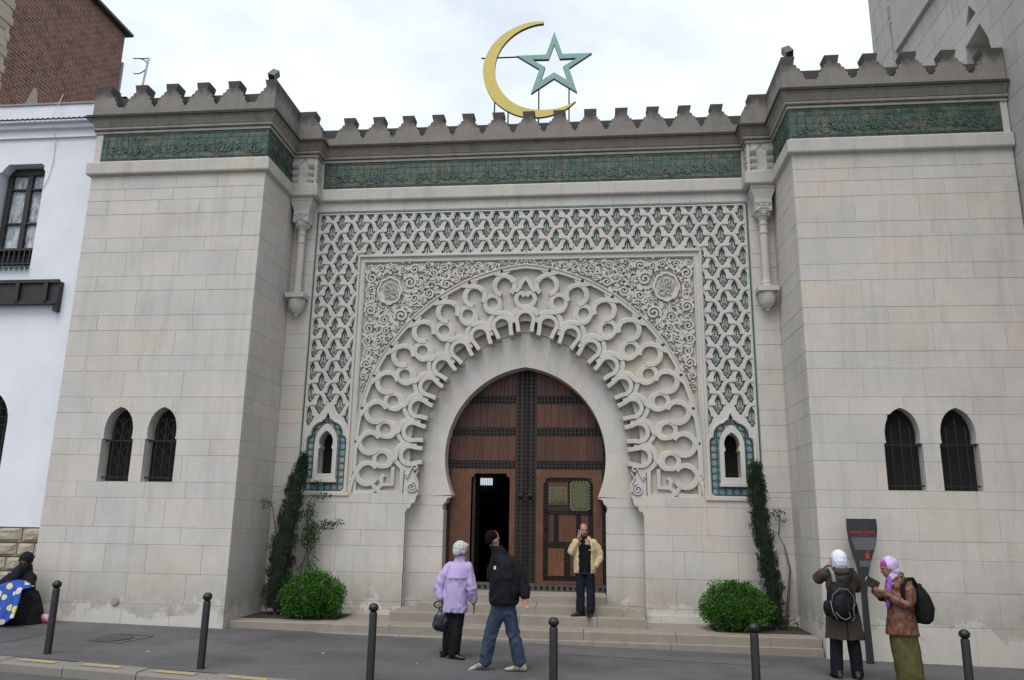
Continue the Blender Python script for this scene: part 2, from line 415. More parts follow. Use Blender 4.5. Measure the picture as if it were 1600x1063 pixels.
def two_arc(zc, R, d, zbot, n):
    """right half from the bottom (x=R-d) vertical up, then the arc to the apex"""
    a1 = math.acos(d / R)
    pts = [(R - d, zbot)] if zbot < zc else []
    return pts + [(-d + R * math.cos(a1 * i / n), zc + R * math.sin(a1 * i / n)) for i in range(n + 1)]
def half_len(pts):
    s = [0]
    for p, q in zip(pts, pts[1:]): s.append(s[-1] + math.hypot(q[0] - p[0], q[1] - p[1]))
    return s
INN = two_arc(3.40, 2.485, .355, 2.45, 60)[::-1]      # from the apex down the right side
OUT = two_arc(3.40, 3.85, .38, 2.45, 80)[::-1]
Li, Lo = half_len(INN), half_len(OUT)
def along(P, Ls, s):
    s = min(max(s, 0), Ls[-1]); k = int(np.searchsorted(Ls, s, 'right')) - 1; k = min(k, len(P) - 2)
    t = (s - Ls[k]) / (Ls[k + 1] - Ls[k]); return (P[k][0] + (P[k + 1][0] - P[k][0]) * t, P[k][1] + (P[k + 1][1] - P[k][1]) * t)
SI, SO = .452, .715
def PST(s, t):
    sg = 1 if s >= 0 else -1; s = abs(s)
    a = along(INN, Li, s * SI); b = along(OUT, Lo, s * SO)
    return (sg * (a[0] + (b[0] - a[0]) * t), a[1] + (b[1] - a[1]) * t)
def frame_st(s, t):
    """centre, radial unit (outwards), tangent unit"""
    p = PST(s, t); q0 = PST(s, t - .08); q1 = PST(s, t + .08)
    r = (q1[0] - q0[0], q1[1] - q0[1]); l = math.hypot(*r); r = (r[0] / l, r[1] / l)
    return p, r, (r[1], -r[0])
def loc(fr, a, r):
    p, R, T = fr; return (p[0] + T[0] * a + R[0] * r, p[1] + T[1] * a + R[1] * r)
def mir(P): return [(-x, y) for x, y in P][::-1]
def sym(half):   # half: list from the apex (x=0) down the right side -> closed/open symmetric polyline left-bottom .. apex .. right-bottom
    return mir(half)[:-1] + half if abs(half[0][0]) < 1e-6 else mir(half) + half
# intrados of the door opening (y=15.65)
INTR_R = [(1.45, 2.48)] + [(-.23 + 1.85 * math.cos(a), 3.25 + 1.85 * math.sin(a)) for a in [math.asin(-.77 / 1.85) + (math.acos(.23 / 1.85) - math.asin(-.77 / 1.85)) * i / 40 for i in range(1, 41)]]
INTR = INTR_R[::-1]          # from the apex
CORB = [(1.45, 2.48), (1.47, 2.44), (1.53, 2.43), (1.56, 2.40), (1.565, 2.35), (1.60, 2.33), (1.63, 2.29), (1.635, 2.22), (1.61, 2.16), (1.61, .60)]
OPEN = sym(INTR + CORB[1:])  # full opening outline, bottom left .. bottom right
# wall core (mortar coloured) behind the blocks, with the recess of the arch field
b = MB(cm(YC + .012)); recess = [(-2.33, 0.0), (-2.33, 2.14), (-2.12, 2.48), (-4.53, 2.48), (-4.53, 8.45), (4.53, 8.45), (4.53, 2.48), (2.12, 2.48), (2.33, 2.14), (2.33, .0)]
b.plate([[(-5.12, 0.02), (5.12, 0.02), (5.12, 9.9), (-5.12, 9.9)]], [recess], -.5, 0)
F(b, 'wall_core', M_mortar)
def split(m):
    par = list(range(len(m.v)))
    def fd(i):
        while par[i] != i: par[i] = par[par[i]]; i = par[i]
        return i
    for f in m.f:
        for j in f[1:]: par[fd(j)] = fd(f[0])
    g = {}
    for f in m.f: g.setdefault(fd(f[0]), []).append(f)
    if len(g) == 1: return [m]
    out = []
    for fs in g.values():
        ix = sorted({i for f in fs for i in f}); mp2 = {i: k for k, i in enumerate(ix)}
        q = MB(); q.add([m.v[i] for i in ix], [tuple(mp2[i] for i in f) for f in fs], raw=True)
        if len(ix) > 6: out.append(q)
    return out
def blocks(M, u0, u1, levels, lens, name, mat, parent, holes=(), w0=-.05, w1=.0, seed=1, gap=.0055, cutfirst=None):
    rg = random.Random(seed)
    for r, (z0, z1) in enumerate(zip(levels, levels[1:])):
        u = u0; first = True
        while u < u1 - .02:
            l = rg.uniform(*lens)
            if first and r % 2: l *= .55
            first = False
            e = u + l
            if u1 - e < lens[0] * .45: e = u1
            bx = (u + gap / 2, min(e, u1) - gap / 2, z0 + gap / 2, z1 - gap / 2)
            hs = [h for h in holes if not (min(p[0] for p in h) > bx[1] or max(p[0] for p in h) < bx[0] or min(p[1] for p in h) > bx[3] or max(p[1] for p in h) < bx[2])]
            m = MB(M); jw = w1 + rg.uniform(-.002, .002)
            if hs:
                m.plate([[(bx[0], bx[2]), (bx[1], bx[2]), (bx[1], bx[3]), (bx[0], bx[3])]], hs, w0, jw)
            else: m.block(*bx, w0, jw, .004)
            if m.f:
                for mm_ in split(m): F(mm_, name, mat, parent)
            u = e
LEV = [.2, .45, .98, 1.48, 1.78, 2.30]
LEVU = [.2, .45, .98, 1.48, 1.78, 2.30, 2.60, 3.08, 3.38, 3.87, 4.17, 4.67, 4.97, 5.47, 5.77, 6.27, 6.57, 7.07, 7.37, 7.87, 8.17, 8.72]
mainhole = [(-2.33, 0), (-2.33, 2.14), (-2.30, 2.20), (-2.24, 2.22), (-2.22, 2.30), (-2.15, 2.33), (-2.12, 2.46), (2.12, 2.46), (2.15, 2.33), (2.22, 2.30), (2.24, 2.22), (2.30, 2.20), (2.33, 2.14), (2.33, 0)]
for sg, sd_ in ((-1, 3), (1, 4)):
    a, c = (-5.09, -2.10) if sg < 0 else (2.10, 5.09)
    blocks(cm(), a, c, LEV + [2.50], (.85, 1.5), 'stone_block', M_stone, G, [mainhole], seed=sd_)
    a, c = (-5.09, -4.59) if sg < 0 else (4.59, 5.09)
    blocks(cm(), a, c, LEVU[6:], (.5, .51), 'stone_block', M_stone, G, seed=sd_ + 10) if 0 else blocks(cm(), a, c, [2.50] + LEVU[6:], (.6, .61), 'stone_block', M_stone, G, seed=sd_ + 10)
blocks(cm(), -4.59, 4.59, [8.51, 8.72], (.9, 1.3), 'stone_block', M_stone, G, seed=8)
# thin plinth course
for a, c in ((-5.09, -2.33), (2.33, 5.09)):
    blocks(cm(), a, c, [.02, .34], (.8, 1.6), 'plinth_stone', M_stone, G, seed=5, w0=.002, w1=.03)
# green glazed line round the panel
b = MB(cm()); g = [(-4.575, 2.95), (-4.575, 8.49), (4.575, 8.49), (4.575, 2.95), (4.545, 2.95), (4.545, 8.46), (-4.545, 8.46), (-4.545, 2.95)]
b.plate([g], [], -.03, .006); F(b, 'green_line', M_greenline)

# niche outline (tiles), local to u0 = +-4.03
NH = [(.415, 3.50), (.405, 3.57), (.375, 3.615), (.335, 3.63), (.33, 3.70), (.31, 3.765), (.27, 3.83), (.20, 3.885), (.125, 3.915), (.10, 3.95), (.06, 3.97), (.045, 4.02), (.0, 4.11)]
NICHE = [(-.36, 2.525), (-.41, 2.58)] + [(-x, y) for x, y in NH] + NH[:-1][::-1] + [(.41, 2.58), (.36, 2.525)]
def shift(P, dx): return [(x + dx, y) for x, y in P]
UX = 4.03
# motif outline
MH = [(0, .250), (.022, .215), (.042, .17), (.052, .12), (.054, .075), (.075, .070), (.10, .062), (.088, .045), (.085, .025), (.072, .018), (.072, .0), (.062, -.03), (.045, -.055), (.030, -.062), (.028, -.09), (0, -.125)]
MH = [(x * 1.24, .06 + (y - .06) * 1.08) for x, y in MH]
MOT = MH + [(-x, y) for x, y in MH[1:-1]][::-1]
PU, PV = 8.886 / 21, .235
ctrs = []
for n in range(0, 20):
    z = 8.435 - PV * n
    for k in range(0, 43):
        u = -4.443 + k * PU / 2
        if (k + n) % 2 == 0: continue
        if z > 7.35 or abs(u) > 3.55 and z > 3.3:
            # skip those under a niche or wholly inside the frame
            if abs(abs(u) - UX) < .33 and z < 4.1: continue
            if abs(abs(u) - UX) < .12 and z < 4.36 or z < 3.85: continue
            ctrs.append((u, z))
outer = [(-4.545, 2.46), (-4.545, 8.46), (4.545, 8.46), (4.545, 2.46), (3.55, 2.46), (3.55, 7.44), (-3.55, 7.44), (-3.55, 2.46)]
win = lambda u, z: (abs(u) < 4.44 and z < 8.37 and (z > 7.56 or abs(u) > 3.62) and z > 3.55)
def clip_motif(u, z):
    """motif outline clipped to the window region with margins"""
    P = [(u + p[0], z + p[1]) for p in MOT]
    def cut(P, f, g):
        out = []
        for i in range(len(P)):
            a, b = P[i], P[(i + 1) % len(P)]; fa, fb = f(a), f(b)
            if fa >= 0: out.append(a)
            if (fa >= 0) != (fb >= 0):
                t = fa / (fa - fb); out.append((a[0] + (b[0] - a[0]) * t, a[1] + (b[1] - a[1]) * t))
        return out
    P = cut(P, lambda p: 8.425 - p[1], None)
    if P and z < 7.75 and abs(u) < 3.65 and z > 7.3: P = cut(P, lambda p: p[1] - 7.51, None)
    if P: P = cut(P, lambda p: 4.495 - abs(p[0]), None)
    if P and z < 7.3: P = cut(P, lambda p: abs(p[0]) - 3.61, None)
    return P
holes = []; keep = []
for u, z in ctrs:
    P = clip_motif(u, z)
    if len(P) > 3 and max(p[0] for p in P) - min(p[0] for p in P) > .02 and max(p[1] for p in P) - min(p[1] for p in P) > .04:
        holes.append(P); keep.append((u, z))
b = MB(cm()); b.plate([outer], holes + [shift(NICHE, -UX), shift(NICHE, UX)], -.055, 0)
F(b, 'lattice_plate', M_carved)
# motif insert mesh (shared)
b = MB(lambda u, v, w: (u, -w, v)); sc_ = lambda P, s, oz=0: [(p[0] * s, (p[1] - oz) * s + oz) for p in P]
b.k = 0; b.plate([sc_(MOT, 1.06, .03)], [], -.060, -.036)
b.k = 1; b.plate([sc_(MOT, .66, .03)], [], -.036, -.031)
b.k = 2
for zz, r in ((.165, .014), (.125, .017), (.08, .016)): b.plate([[(0, zz + r * 1.5), (r, zz), (0, zz - r * 1.5), (-r, zz)]], [], -.031, -.027)
for k in range(8):
    a = k * PI / 4 + PI / 8; b.plate([[(.048 * math.cos(a), .0 + .048 * math.sin(a)), (.036 * math.cos(a + .3), .036 * math.sin(a + .3)), (.026 * math.cos(a), .026 * math.sin(a)), (.036 * math.cos(a - .3), .036 * math.sin(a - .3))]], [], -.031, -.027)
for k in (-1, 1): b.plate([[(k * .03, -.035), (k * .014, -.075), (k * .022, -.08), (k * .05, -.04)]], [], -.031, -.027)
b.k = 3; b.plate([[((.024 if k % 2 else .013) * math.cos(k * PI / 8), (.024 if k % 2 else .013) * math.sin(k * PI / 8)) for k in range(16)]], [], -.031, -.025)
tm = b.build('tile_motif', [M_tgreen, M_cream, M_tblack, M_tred]); mot_me = tm.data; bpy.data.objects.remove(tm)
for u, z in keep:
    o = inst(mot_me, 'tile_motif', G, (u, 0, z))
# raised crossing strands of the lattice
b = MB(cm())
def bez(p0, p1, p2, p3, n=7):
    return [tuple(p0[i] * (1 - t) ** 3 + 3 * p1[i] * t * (1 - t) ** 2 + 3 * p2[i] * t * t * (1 - t) + p3[i] * t ** 3 for i in (0, 1)) for t in [k / n for k in range(n + 1)]]
def smooth2(P, n=2):
    for _ in range(n):
        Q = [P[0]]
        for a, c in zip(P, P[1:]): Q += [(a[0] * .75 + c[0] * .25, a[1] * .75 + c[1] * .25), (a[0] * .25 + c[0] * .75, a[1] * .25 + c[1] * .75)]
        P = Q + [P[-1]]
    return P
def okc(p): return abs(p[0]) < 4.53 and p[1] < 8.44 and (p[1] > 7.50 or abs(p[0]) > 3.60) and not (abs(abs(p[0]) - UX) < .40 and p[1] < 4.02) and p[1] > 3.6
for u, z in ctrs:
    for sg, hh in ((1 if int(round((8.435 - z) / PV)) % 2 else -1, .024),):
        # from the side point of the upper neighbour, over the pointed top, down the far flank
        base = bez((u + sg * (PU / 2 - .085), z + PV + .03), (u + sg * .11, z + PV + .05), (u + sg * .055, z + .275), (u + sg * .0, z + .262), 6)[:-1] + bez((u, z + .262), (u - sg * .05, z + .225), (u - sg * .07, z + .15), (u - sg * .075, z + .075), 5) + [(u - sg * .12, z + .055)]
        c = []
        for i_, p_ in enumerate(base):
            q0, q1 = base[max(i_ - 1, 0)], base[min(i_ + 1, len(base) - 1)]; dx, dy = q1[0] - q0[0], q1[1] - q0[1]; l_ = math.hypot(dx, dy)
            nx, ny = dy / l_ * sg, -dx / l_ * sg
            if i_ == len(base) - 1: nx, ny = -sg * .5, .86
            c.append((p_[0] + nx * .046, p_[1] + ny * .046))
        run = []
        for p in c:
            if okc(p): run.append(p)
            else:
                if len(run) > 2: b.ribbon(run, .070, -.002, hh * .8, bev=.004)
                run = []
        if len(run) > 2: b.ribbon(run, .070, -.002, hh * .8, bev=.004)
F(b, 'lattice_strand', M_carved, kind='stuff')
# borders of the lattice field
b = MB(cm())
for P in ([(-4.525, 2.5), (-4.525, 8.443), (4.525, 8.443), (4.525, 2.5)],): b.ribbon(P, .035, 0, .016, bev=.006)
b.ribbon([(-3.575, 2.5), (-3.575, 7.475), (3.575, 7.475), (3.575, 2.5)], .055, 0, .022, bev=.006)
F(b, 'lattice_border', M_carved)

# niches: mosaic, white window frame, dark opening
tile_meshes = []
for mm in (M_tblue, M_ttan, M_tteal, M_tgreen):
    q = MB(lambda u, v, w: (u, -w, v)); h = .065
    q.k = 0; q.block(-h, h, -h, h, -.02, 0, .003)
    q.k = 1; q.plate([[(0, .056), (.056, 0), (0, -.056), (-.056, 0)]], [[(0, .040), (.040, 0), (0, -.040), (-.040, 0)]], 0, .003)
    q.k = 2; q.plate([[(0, .036), (.036, 0), (0, -.036), (-.036, 0)]], [], 0, .002)
    q.k = 1; q.plate([arc(0, 0, .015, 0, 2 * PI, 8)[:-1]], [], .002, .004)
    for cx_, cy_ in ((-1, -1), (1, -1), (1, 1), (-1, 1)):
        q.k = 2; q.plate([[(cx_ * .052, cy_ * .025), (cx_ * .052, cy_ * .052), (cx_ * .025, cy_ * .052), (cx_ * .038, cy_ * .038)]], [], 0, .002)
    o = q.build('mosaic_tile', [M_tbase, M_cream, mm]); tile_meshes.append(o.data); bpy.data.objects.remove(o)
def inpoly(p, P):
    r = False; j = len(P) - 1
    for i in range(len(P)):
        if (P[i][1] > p[1]) != (P[j][1] > p[1]) and p[0] < (P[j][0] - P[i][0]) * (p[1] - P[i][1]) / (P[j][1] - P[i][1]) + P[i][0]: r = not r
        j = i
    return r
WO = [(-.235, 2.76), (-.235, 3.46)] + [(-x, z) for x, z in [(.228, 3.56), (.20, 3.66), (.15, 3.75), (.08, 3.83), (0, 3.88)]] + [(.08, 3.83), (.15, 3.75), (.20, 3.66), (.228, 3.56), (.235, 3.46), (.235, 2.76)]
WH = [(.15, 2.87), (.15, 3.36), (.122, 3.38), (.128, 3.42), (.148, 3.48), (.142, 3.56), (.11, 3.64), (.055, 3.70), (0, 3.735)]
WI = [(-x, z) for x, z in WH] + WH[:-1][::-1]
for sg in (-1, 1):
    U = sg * UX
    n = F(MB(cm()) if 0 else (lambda q: (q.plate([shift([(p[0] * 1.02, p[1]) for p in NICHE], U)], [shift([(p[0] * 1.3, p[1] + (.03 if p[1] > 3 else -.03)) for p in WI], U)], -.10, -.058), q)[1])(MB(cm())), 'niche', M_grout)
    rg = random.Random(5)
    for i in range(6):
        for j in range(12):
            u = -.3425 + i * .137; z = 2.60 + j * .137
            if inpoly((u, z), [(p[0] * 1.12, p[1] + .04) for p in NICHE]) and not (abs(u) < .20 and 2.80 < z < 3.78):
                kk = rg.choice((0, 1, 2, 1, 2)) if (i in (0, 5) or j == 0) else rg.choice((2, 2, 3, 1))
                o = bpy.data.objects.new('mosaic_tile', tile_meshes[kk]); COL.objects.link(o); o.parent = n; o.location = (CX + U + u, YC + .046, z)
    q = MB(cm()); q.ribbon(shift([(p[0] * .965, p[1] + (.01 if p[1] < 3 else -.012)) for p in NICHE], U), .026, -.055, -.030, closed=True); setp(q.build('edge_tile', M_tgreen), n)
    q = MB(cm()); q.plate([shift(WO, U)], [shift(WI, U)], -.30, .035); setp(q.build('window_frame', M_carved), n)
    q = MB(cm()); q.box(U - .26, U + .26, 2.70, 2.765, -.05, .05); setp(q.build('sill', M_carved), n)
    q = MB(cm()); q.plate([shift([(p[0] * 1.15, p[1]) for p in WI], U)], [], -.36, -.32); setp(q.build('pane', M_void), n)
    q = MB(cm()); q.box(U - .15, U + .15, 2.93, 2.95, -.3, -.28); q.box(U - .15, U + .15, 2.88, 2.90, -.3, -.28); setp(q.build('glazing_bar', M_iron), n)
    # moulding round the niche
    q = MB(cm()); P = shift([(p[0] * 1.07, (p[1] + .02) if p[1] > 3 else p[1]) for p in NICHE[1:-1]], U)
    q.ribbon([(P[0][0], 2.50)] + P[1:-1] + [(P[-1][0], 2.50)], .045, 0, .028, bev=.01); F(q, 'niche_moulding', M_carved)
b = MB(cm()); b.box(-4.6, -3.5, 2.44, 2.50, 0, .03); b.box(3.5, 4.6, 2.44, 2.50, 0, .03); F(b, 'panel_sill', M_carved)

# frame of the spandrel and outer moulding of the arch
b = MB(cm()); b.plate([[(-3.55, 2.45), (-3.55, 7.44), (3.55, 7.44), (3.55, 2.45)]], [[(-3.44, 2.45), (-3.44, 7.33), (3.44, 7.33), (3.44, 2.45)]], -.12, -.025)
b.ribbon([(-3.465, 2.45), (-3.465, 7.355), (3.465, 7.355), (3.465, 2.45)], .035, -.025, -.008, bev=.008)
F(b, 'spandrel_frame', M_carved)
OUTf = sym(OUT)
b = MB(cm()); b.plate([[(-3.45, 3.3), (-3.45, 7.34), (3.45, 7.34), (3.45, 3.3)]], [OUTf], -.12, -.075); F(b, 'spandrel_ground', M_carved_bg)
# lace field ground and ring plane
INB = [PST(s_, .13) for s_ in [k * .1 for k in range(0, 100)]]
OUB = [PST(s_, .99) for s_ in [k * .1 for k in range(0, 88)]]
inb = sym([p for p in INB]); oub = sym(OUT)
b = MB(cm()); b.plate([oub], [[(inb[0][0], 2.3)] + inb + [(inb[-1][0], 2.3)]], -.20, -.088); F(b, 'arch_ground', M_carved_bg)
# voussoirs of the plain ring
NV = 8
RI = half_len(INTR)
for sg in (-1, 1):
    for k in range(NV):
        f0, f1 = k / NV, (k + 1) / NV
        Pi = [along(INTR, RI, RI[-1] * (f0 + (f1 - f0) * t / 6)) for t in range(7)]
        Po = [PST(0 + (Li[-1] / SI) * (f0 + (f1 - f0) * t / 6), .17) for t in range(7)]
        c = (sum(p[0] for p in Pi + Po) / 14, sum(p[1] for p in Pi + Po) / 14)
        P = [(c[0] + (p[0] - c[0]) * .9965, c[1] + (p[1] - c[1]) * .9965) for p in Pi + Po[::-1]]
        if sg < 0: P = mir(P)
        q = MB(cm(15.65)); q.plate([P], [], -.42, random.uniform(-.001, .001)); F(q, 'voussoir', M_stone)
b = MB(cm(15.66)); b.plate([sym([PST(s_ * .2, .17) for s_ in range(0, 50)])], [[(x * 1.008, z + .01) for x, z in OPEN]], -.36, 0); F(b, 'ring_core', M_mortar)
# moulded line where lace overhangs the ring
b = MB(cm(15.65)); b.ribbon(sym([PST(s_ * .2, -.015) for s_ in range(0, 50)]), .03, 0, .03, bev=.008); F(b, 'ring_moulding', M_carved)
# jambs below the arch (recessed plane)
for sg in (-1, 1):
    for z0, z1 in zip([.2, .45, .98, 1.48, 1.78, 2.28], [.45, .98, 1.48, 1.78, 2.28, 2.465]):
        a, c = (1.40, 2.36)
        q = MB(cm(15.65)); P = [(a, z0 + .003), (c, z0 + .003), (c, z1 - .003), (a, z1 - .003)]
        if sg < 0: P = mir(P)
        q.plate([P], [OPEN + [(1.61, 0), (-1.61, 0)]], -.42, 0); F(q, 'jamb_stone', M_stone)
# lace: ribs, laid out on measured centres
HB, HT = -.095, .0
LOB = [(0, 6.016), (.47, 5.895), (.925, 5.68), (1.325, 5.39), (1.677, 5.04), (1.94, 4.64), (2.134, 4.20), (2.243, 3.722), (2.277, 3.25)]
CIR = [(.44, 6.77), (1.06, 6.55), (1.618, 6.227), (2.11, 5.805), (2.52, 5.295), (2.83, 4.735), (3.03, 4.124), (3.128, 3.495), (3.149, 2.883)]
LOO = [(.69, 6.405), (1.20, 6.16), (1.69, 5.83), (2.13, 5.395), (2.48, 4.89), (2.70, 4.348), (2.825, 3.774), (2.868, 3.173)]
def frp(p):
    q = (p[0] + .25, max(p[1] - 3.32, -.02)); l = math.hypot(*q)
    if p[0] == 0: q = (0, 1); l = 1
    R = (q[0] / l, q[1] / l); return p, R, (R[1], -R[0])
def vec(a, c, t=1.0): return (a[0] + (c[0] - a[0]) * t, a[1] + (c[1] - a[1]) * t)
def Z(P, sg): return [(sg * x, z) for x, z in P]
for k, p in enumerate(LOB):
    fr = frp(p)
    for sg in ((1,) if k == 0 else (1, -1)):
        A = arc(0, .02, .178, R_(205), R_(-25), 20)
        P = [(-.135, -.235), (-.148, -.13)] + A + [(.148, -.13), (.135, -.235)]
        q = MB(cm()); q.ribbon(Z([loc(fr, x, y) for x, y in P], sg), .084, -.24, .010, bev=.005); F(q, 'arch_lobe', M_carved)
        A = arc(0, .03, .285, R_(165), R_(15), 18)
        P = A
        q = MB(cm()); q.ribbon(Z([loc(fr, x, y) for x, y in P], sg), .078, -.16, -.026 if k % 2 else -.012, bev=.006); F(q, 'arch_lobe', M_carved)
q = MB(cm()); q2 = MB(cm()); q3 = MB(cm())
fr = frp((0, 6.50))
q.ribbon([loc(fr, x, y) for x, y in [(-.02, .04), (-.06, .10), (-.12, .12), (-.18, .06), (-.20, -.03), (-.16, -.13), (-.07, -.20), (.07, -.20), (.16, -.13), (.20, -.03), (.18, .06), (.12, .12), (.06, .10), (.02, .04)]], .095, HB, HT - .01, bev=.008)
q2.ribbon([loc(fr, x, y) for x, y in [(-.28, .20), (-.17, .16), (-.13, .22), (-.08, .34), (0, .42), (.08, .34), (.13, .22), (.17, .16), (.28, .20)]], .09, HB, HT + .006, bev=.008)
for sg in (-1, 1): q3.ribbon([loc(fr, sg * x, y) for x, y in [(.17, -.10), (.10, -.19), (-.08, -.235), (-.20, -.28), (-.28, -.40)]], .09, HB, HT - .014 * (sg > 0), bev=.008)
for k, p in enumerate(LOO):
    fr = frp(p); lf = frp(LOB[k + 1])
    for sg in (1, -1):
        q.ribbon(Z([loc(fr, x, y) for x, y in arc(0, 0, .155, 0, 2 * PI, 24)[:-1]], sg), .090, HB, HT - .012, closed=True, bev=.006)
        # strand from the right of the loop, under it, over the crown of the lobe to its far flank
        a = [loc(fr, .152, .02), loc(fr, .156, -.09), loc(fr, .12, -.17), loc(fr, .03, -.215)]; e = [loc(lf, .06, .30), loc(lf, -.10, .285), loc(lf, -.22, .17), loc(lf, -.265, .02)]
        c_ = [loc(fr, -.152, .0), loc(fr, -.156, -.09), loc(fr, -.11, -.18), loc(fr, .0, -.225)]; g_ = [loc(lf, .17, .255), loc(lf, .25, .13), loc(lf, .275, .0), loc(lf, .26, -.12)]
        q2.ribbon(Z(smooth2(a + e), sg), .088, HB, HT, bev=.008)
        q3.ribbon(Z(smooth2(c_ + g_), sg), .088, HB, HT - .018, bev=.008)
F(q, 'loop_rib', M_carved, kind='stuff'); F(q2, 'crossing_rib', M_carved, kind='stuff'); F(q3, 'crossing_rib', M_carved, kind='stuff')
tl = MB(cm())
for k, p in enumerate(CIR):
    fr = frp(p)
    for sg in (1, -1):
        A = arc(0, 0, .210, R_(-60), R_(240), 34)
        cir = MB(cm()); cir.ribbon(Z([loc(fr, x, y) for x, y in A], sg), .100, HB, HT, bev=.005); F(cir, 'circle_rib', M_carved)
        # blunt flicks where the open ends turn outwards, and the crossed neck
        for m_ in (1, -1):
            tl.ribbon(Z([loc(fr, m_ * x, y) for x, y in [(-.195, .03), (-.16, .12), (-.08, .19), (.05, .255), (.16, .31)]], sg), .088, HB, HT + .006 + .004 * m_, bev=.005)
F(tl, 'neck_rib', M_carved, kind='stuff')
# outer moulding of the arch with eye shaped holes
om = [p for p in OUTf]; omi = sym([(p[0], p[1]) for p in [PST(s_ * .1, .925) for s_ in range(0, 88)]])
eyes = []
for p in CIR:
    for sg in (1, -1):
        fr = frp(p); d_ = .29
        while not (lambda c: (math.hypot(c[0] + .38, c[1] - 3.4) > 3.77 if c[1] > 3.4 else c[0] > 3.39))(loc(fr, 0, d_)): d_ += .005
        P = [loc(fr, x, y + d_) for x, y in [(-.02, -.05), (-.034, 0), (-.02, .045), (0, .05), (.02, .045), (.034, 0), (.02, -.05), (0, -.055)]]
        eyes.append(Z(P, sg))
# thick band between outer arc and t=.93
band_in = [PST(s_ * .1, .935) for s_ in range(0, 87)]
ring_band = sym(OUT); ib = sym(band_in)
P = ring_band + ib[::-1]
b = MB(cm()); b.plate([P], eyes, -.115, .012); F(b, 'arch_moulding', M_carved)
b = MB(cm()); b.ribbon(sym([(p[0], p[1]) for p in [PST(s_ * .1, .995) for s_ in range(0, 88)]]), .035, -.10, .032, bev=.01); F(b, 'arch_moulding', M_carved)
# bottom straps and bracket frames of the lace
b = MB(cm())
for sg in (-1, 1):
    b.ribbon([(sg * 2.44, 2.98), (sg * 2.44, 2.515), (sg * 2.86, 2.515), (sg * 2.95, 2.56), (sg * 3.02, 2.66), (sg * 3.12, 2.70)], .085, HB, HT - .005, bev=.006)
    b.ribbon([(sg * 3.40, 2.80), (sg * 3.40, 2.515), (sg * 3.08, 2.515), (sg * 2.96, 2.56), (sg * 2.84, 2.66), (sg * 2.86, 2.80), (sg * 2.80, 2.86)], .085, HB, HT - .019, bev=.006)
    b.ribbon([(sg * 2.63, 3.02), (sg * 2.63, 2.66), (sg * 2.86, 2.66)], .075, HB, HT - .024, bev=.006)
    b.box(min(sg * 2.10, sg * 3.45), max(sg * 2.10, sg * 3.45), 2.445, 2.475, -.12, -.02)
F(b, 'strap_rib', M_carved)
# scroll corbels at the springing
for sg in (-1, 1):
    q = MB(cm())
    q.plate([[(sg * x, z) for x, z in [(2.08, 2.48), (2.10, 2.60), (2.14, 2.78), (2.20, 2.94), (2.30, 3.02), (2.38, 2.96), (2.39, 2.48)]]], [], -.23, -.01)
    sp = lambda cx, cz, r0, turns, a0, n=26: [(sg * (cx + r0 * (1 - i / n * .85) * math.cos(a0 + turns * 2 * PI * i / n)), cz + r0 * (1 - i / n * .85) * math.sin(a0 + turns * 2 * PI * i / n)) for i in range(n + 1)]
    q.ribbon([(sg * x, z) for x, z in [(2.33, 2.80), (2.27, 2.92), (2.24, 3.0)]] + sp(2.17, 3.0, .065, 1.1, 0), .032, -.2, .03, bev=.008)
    q.ribbon(sp(2.22, 2.62, .115, 2.0, PI * .5, 40), .026, -.1, .03, bev=.006)
    q.ribbon([(sg * 2.10, 2.95), (sg * 2.16, 2.85), (sg * 2.10, 2.70), (sg * 2.09, 2.56)], .03, -.1, .03, bev=.008)
    q.ribbon(sp(2.34, 2.84, .035, 1.2, 0), .014, -.1, .02, bev=.003)
    F(q, 'scroll_corbel', M_carved)
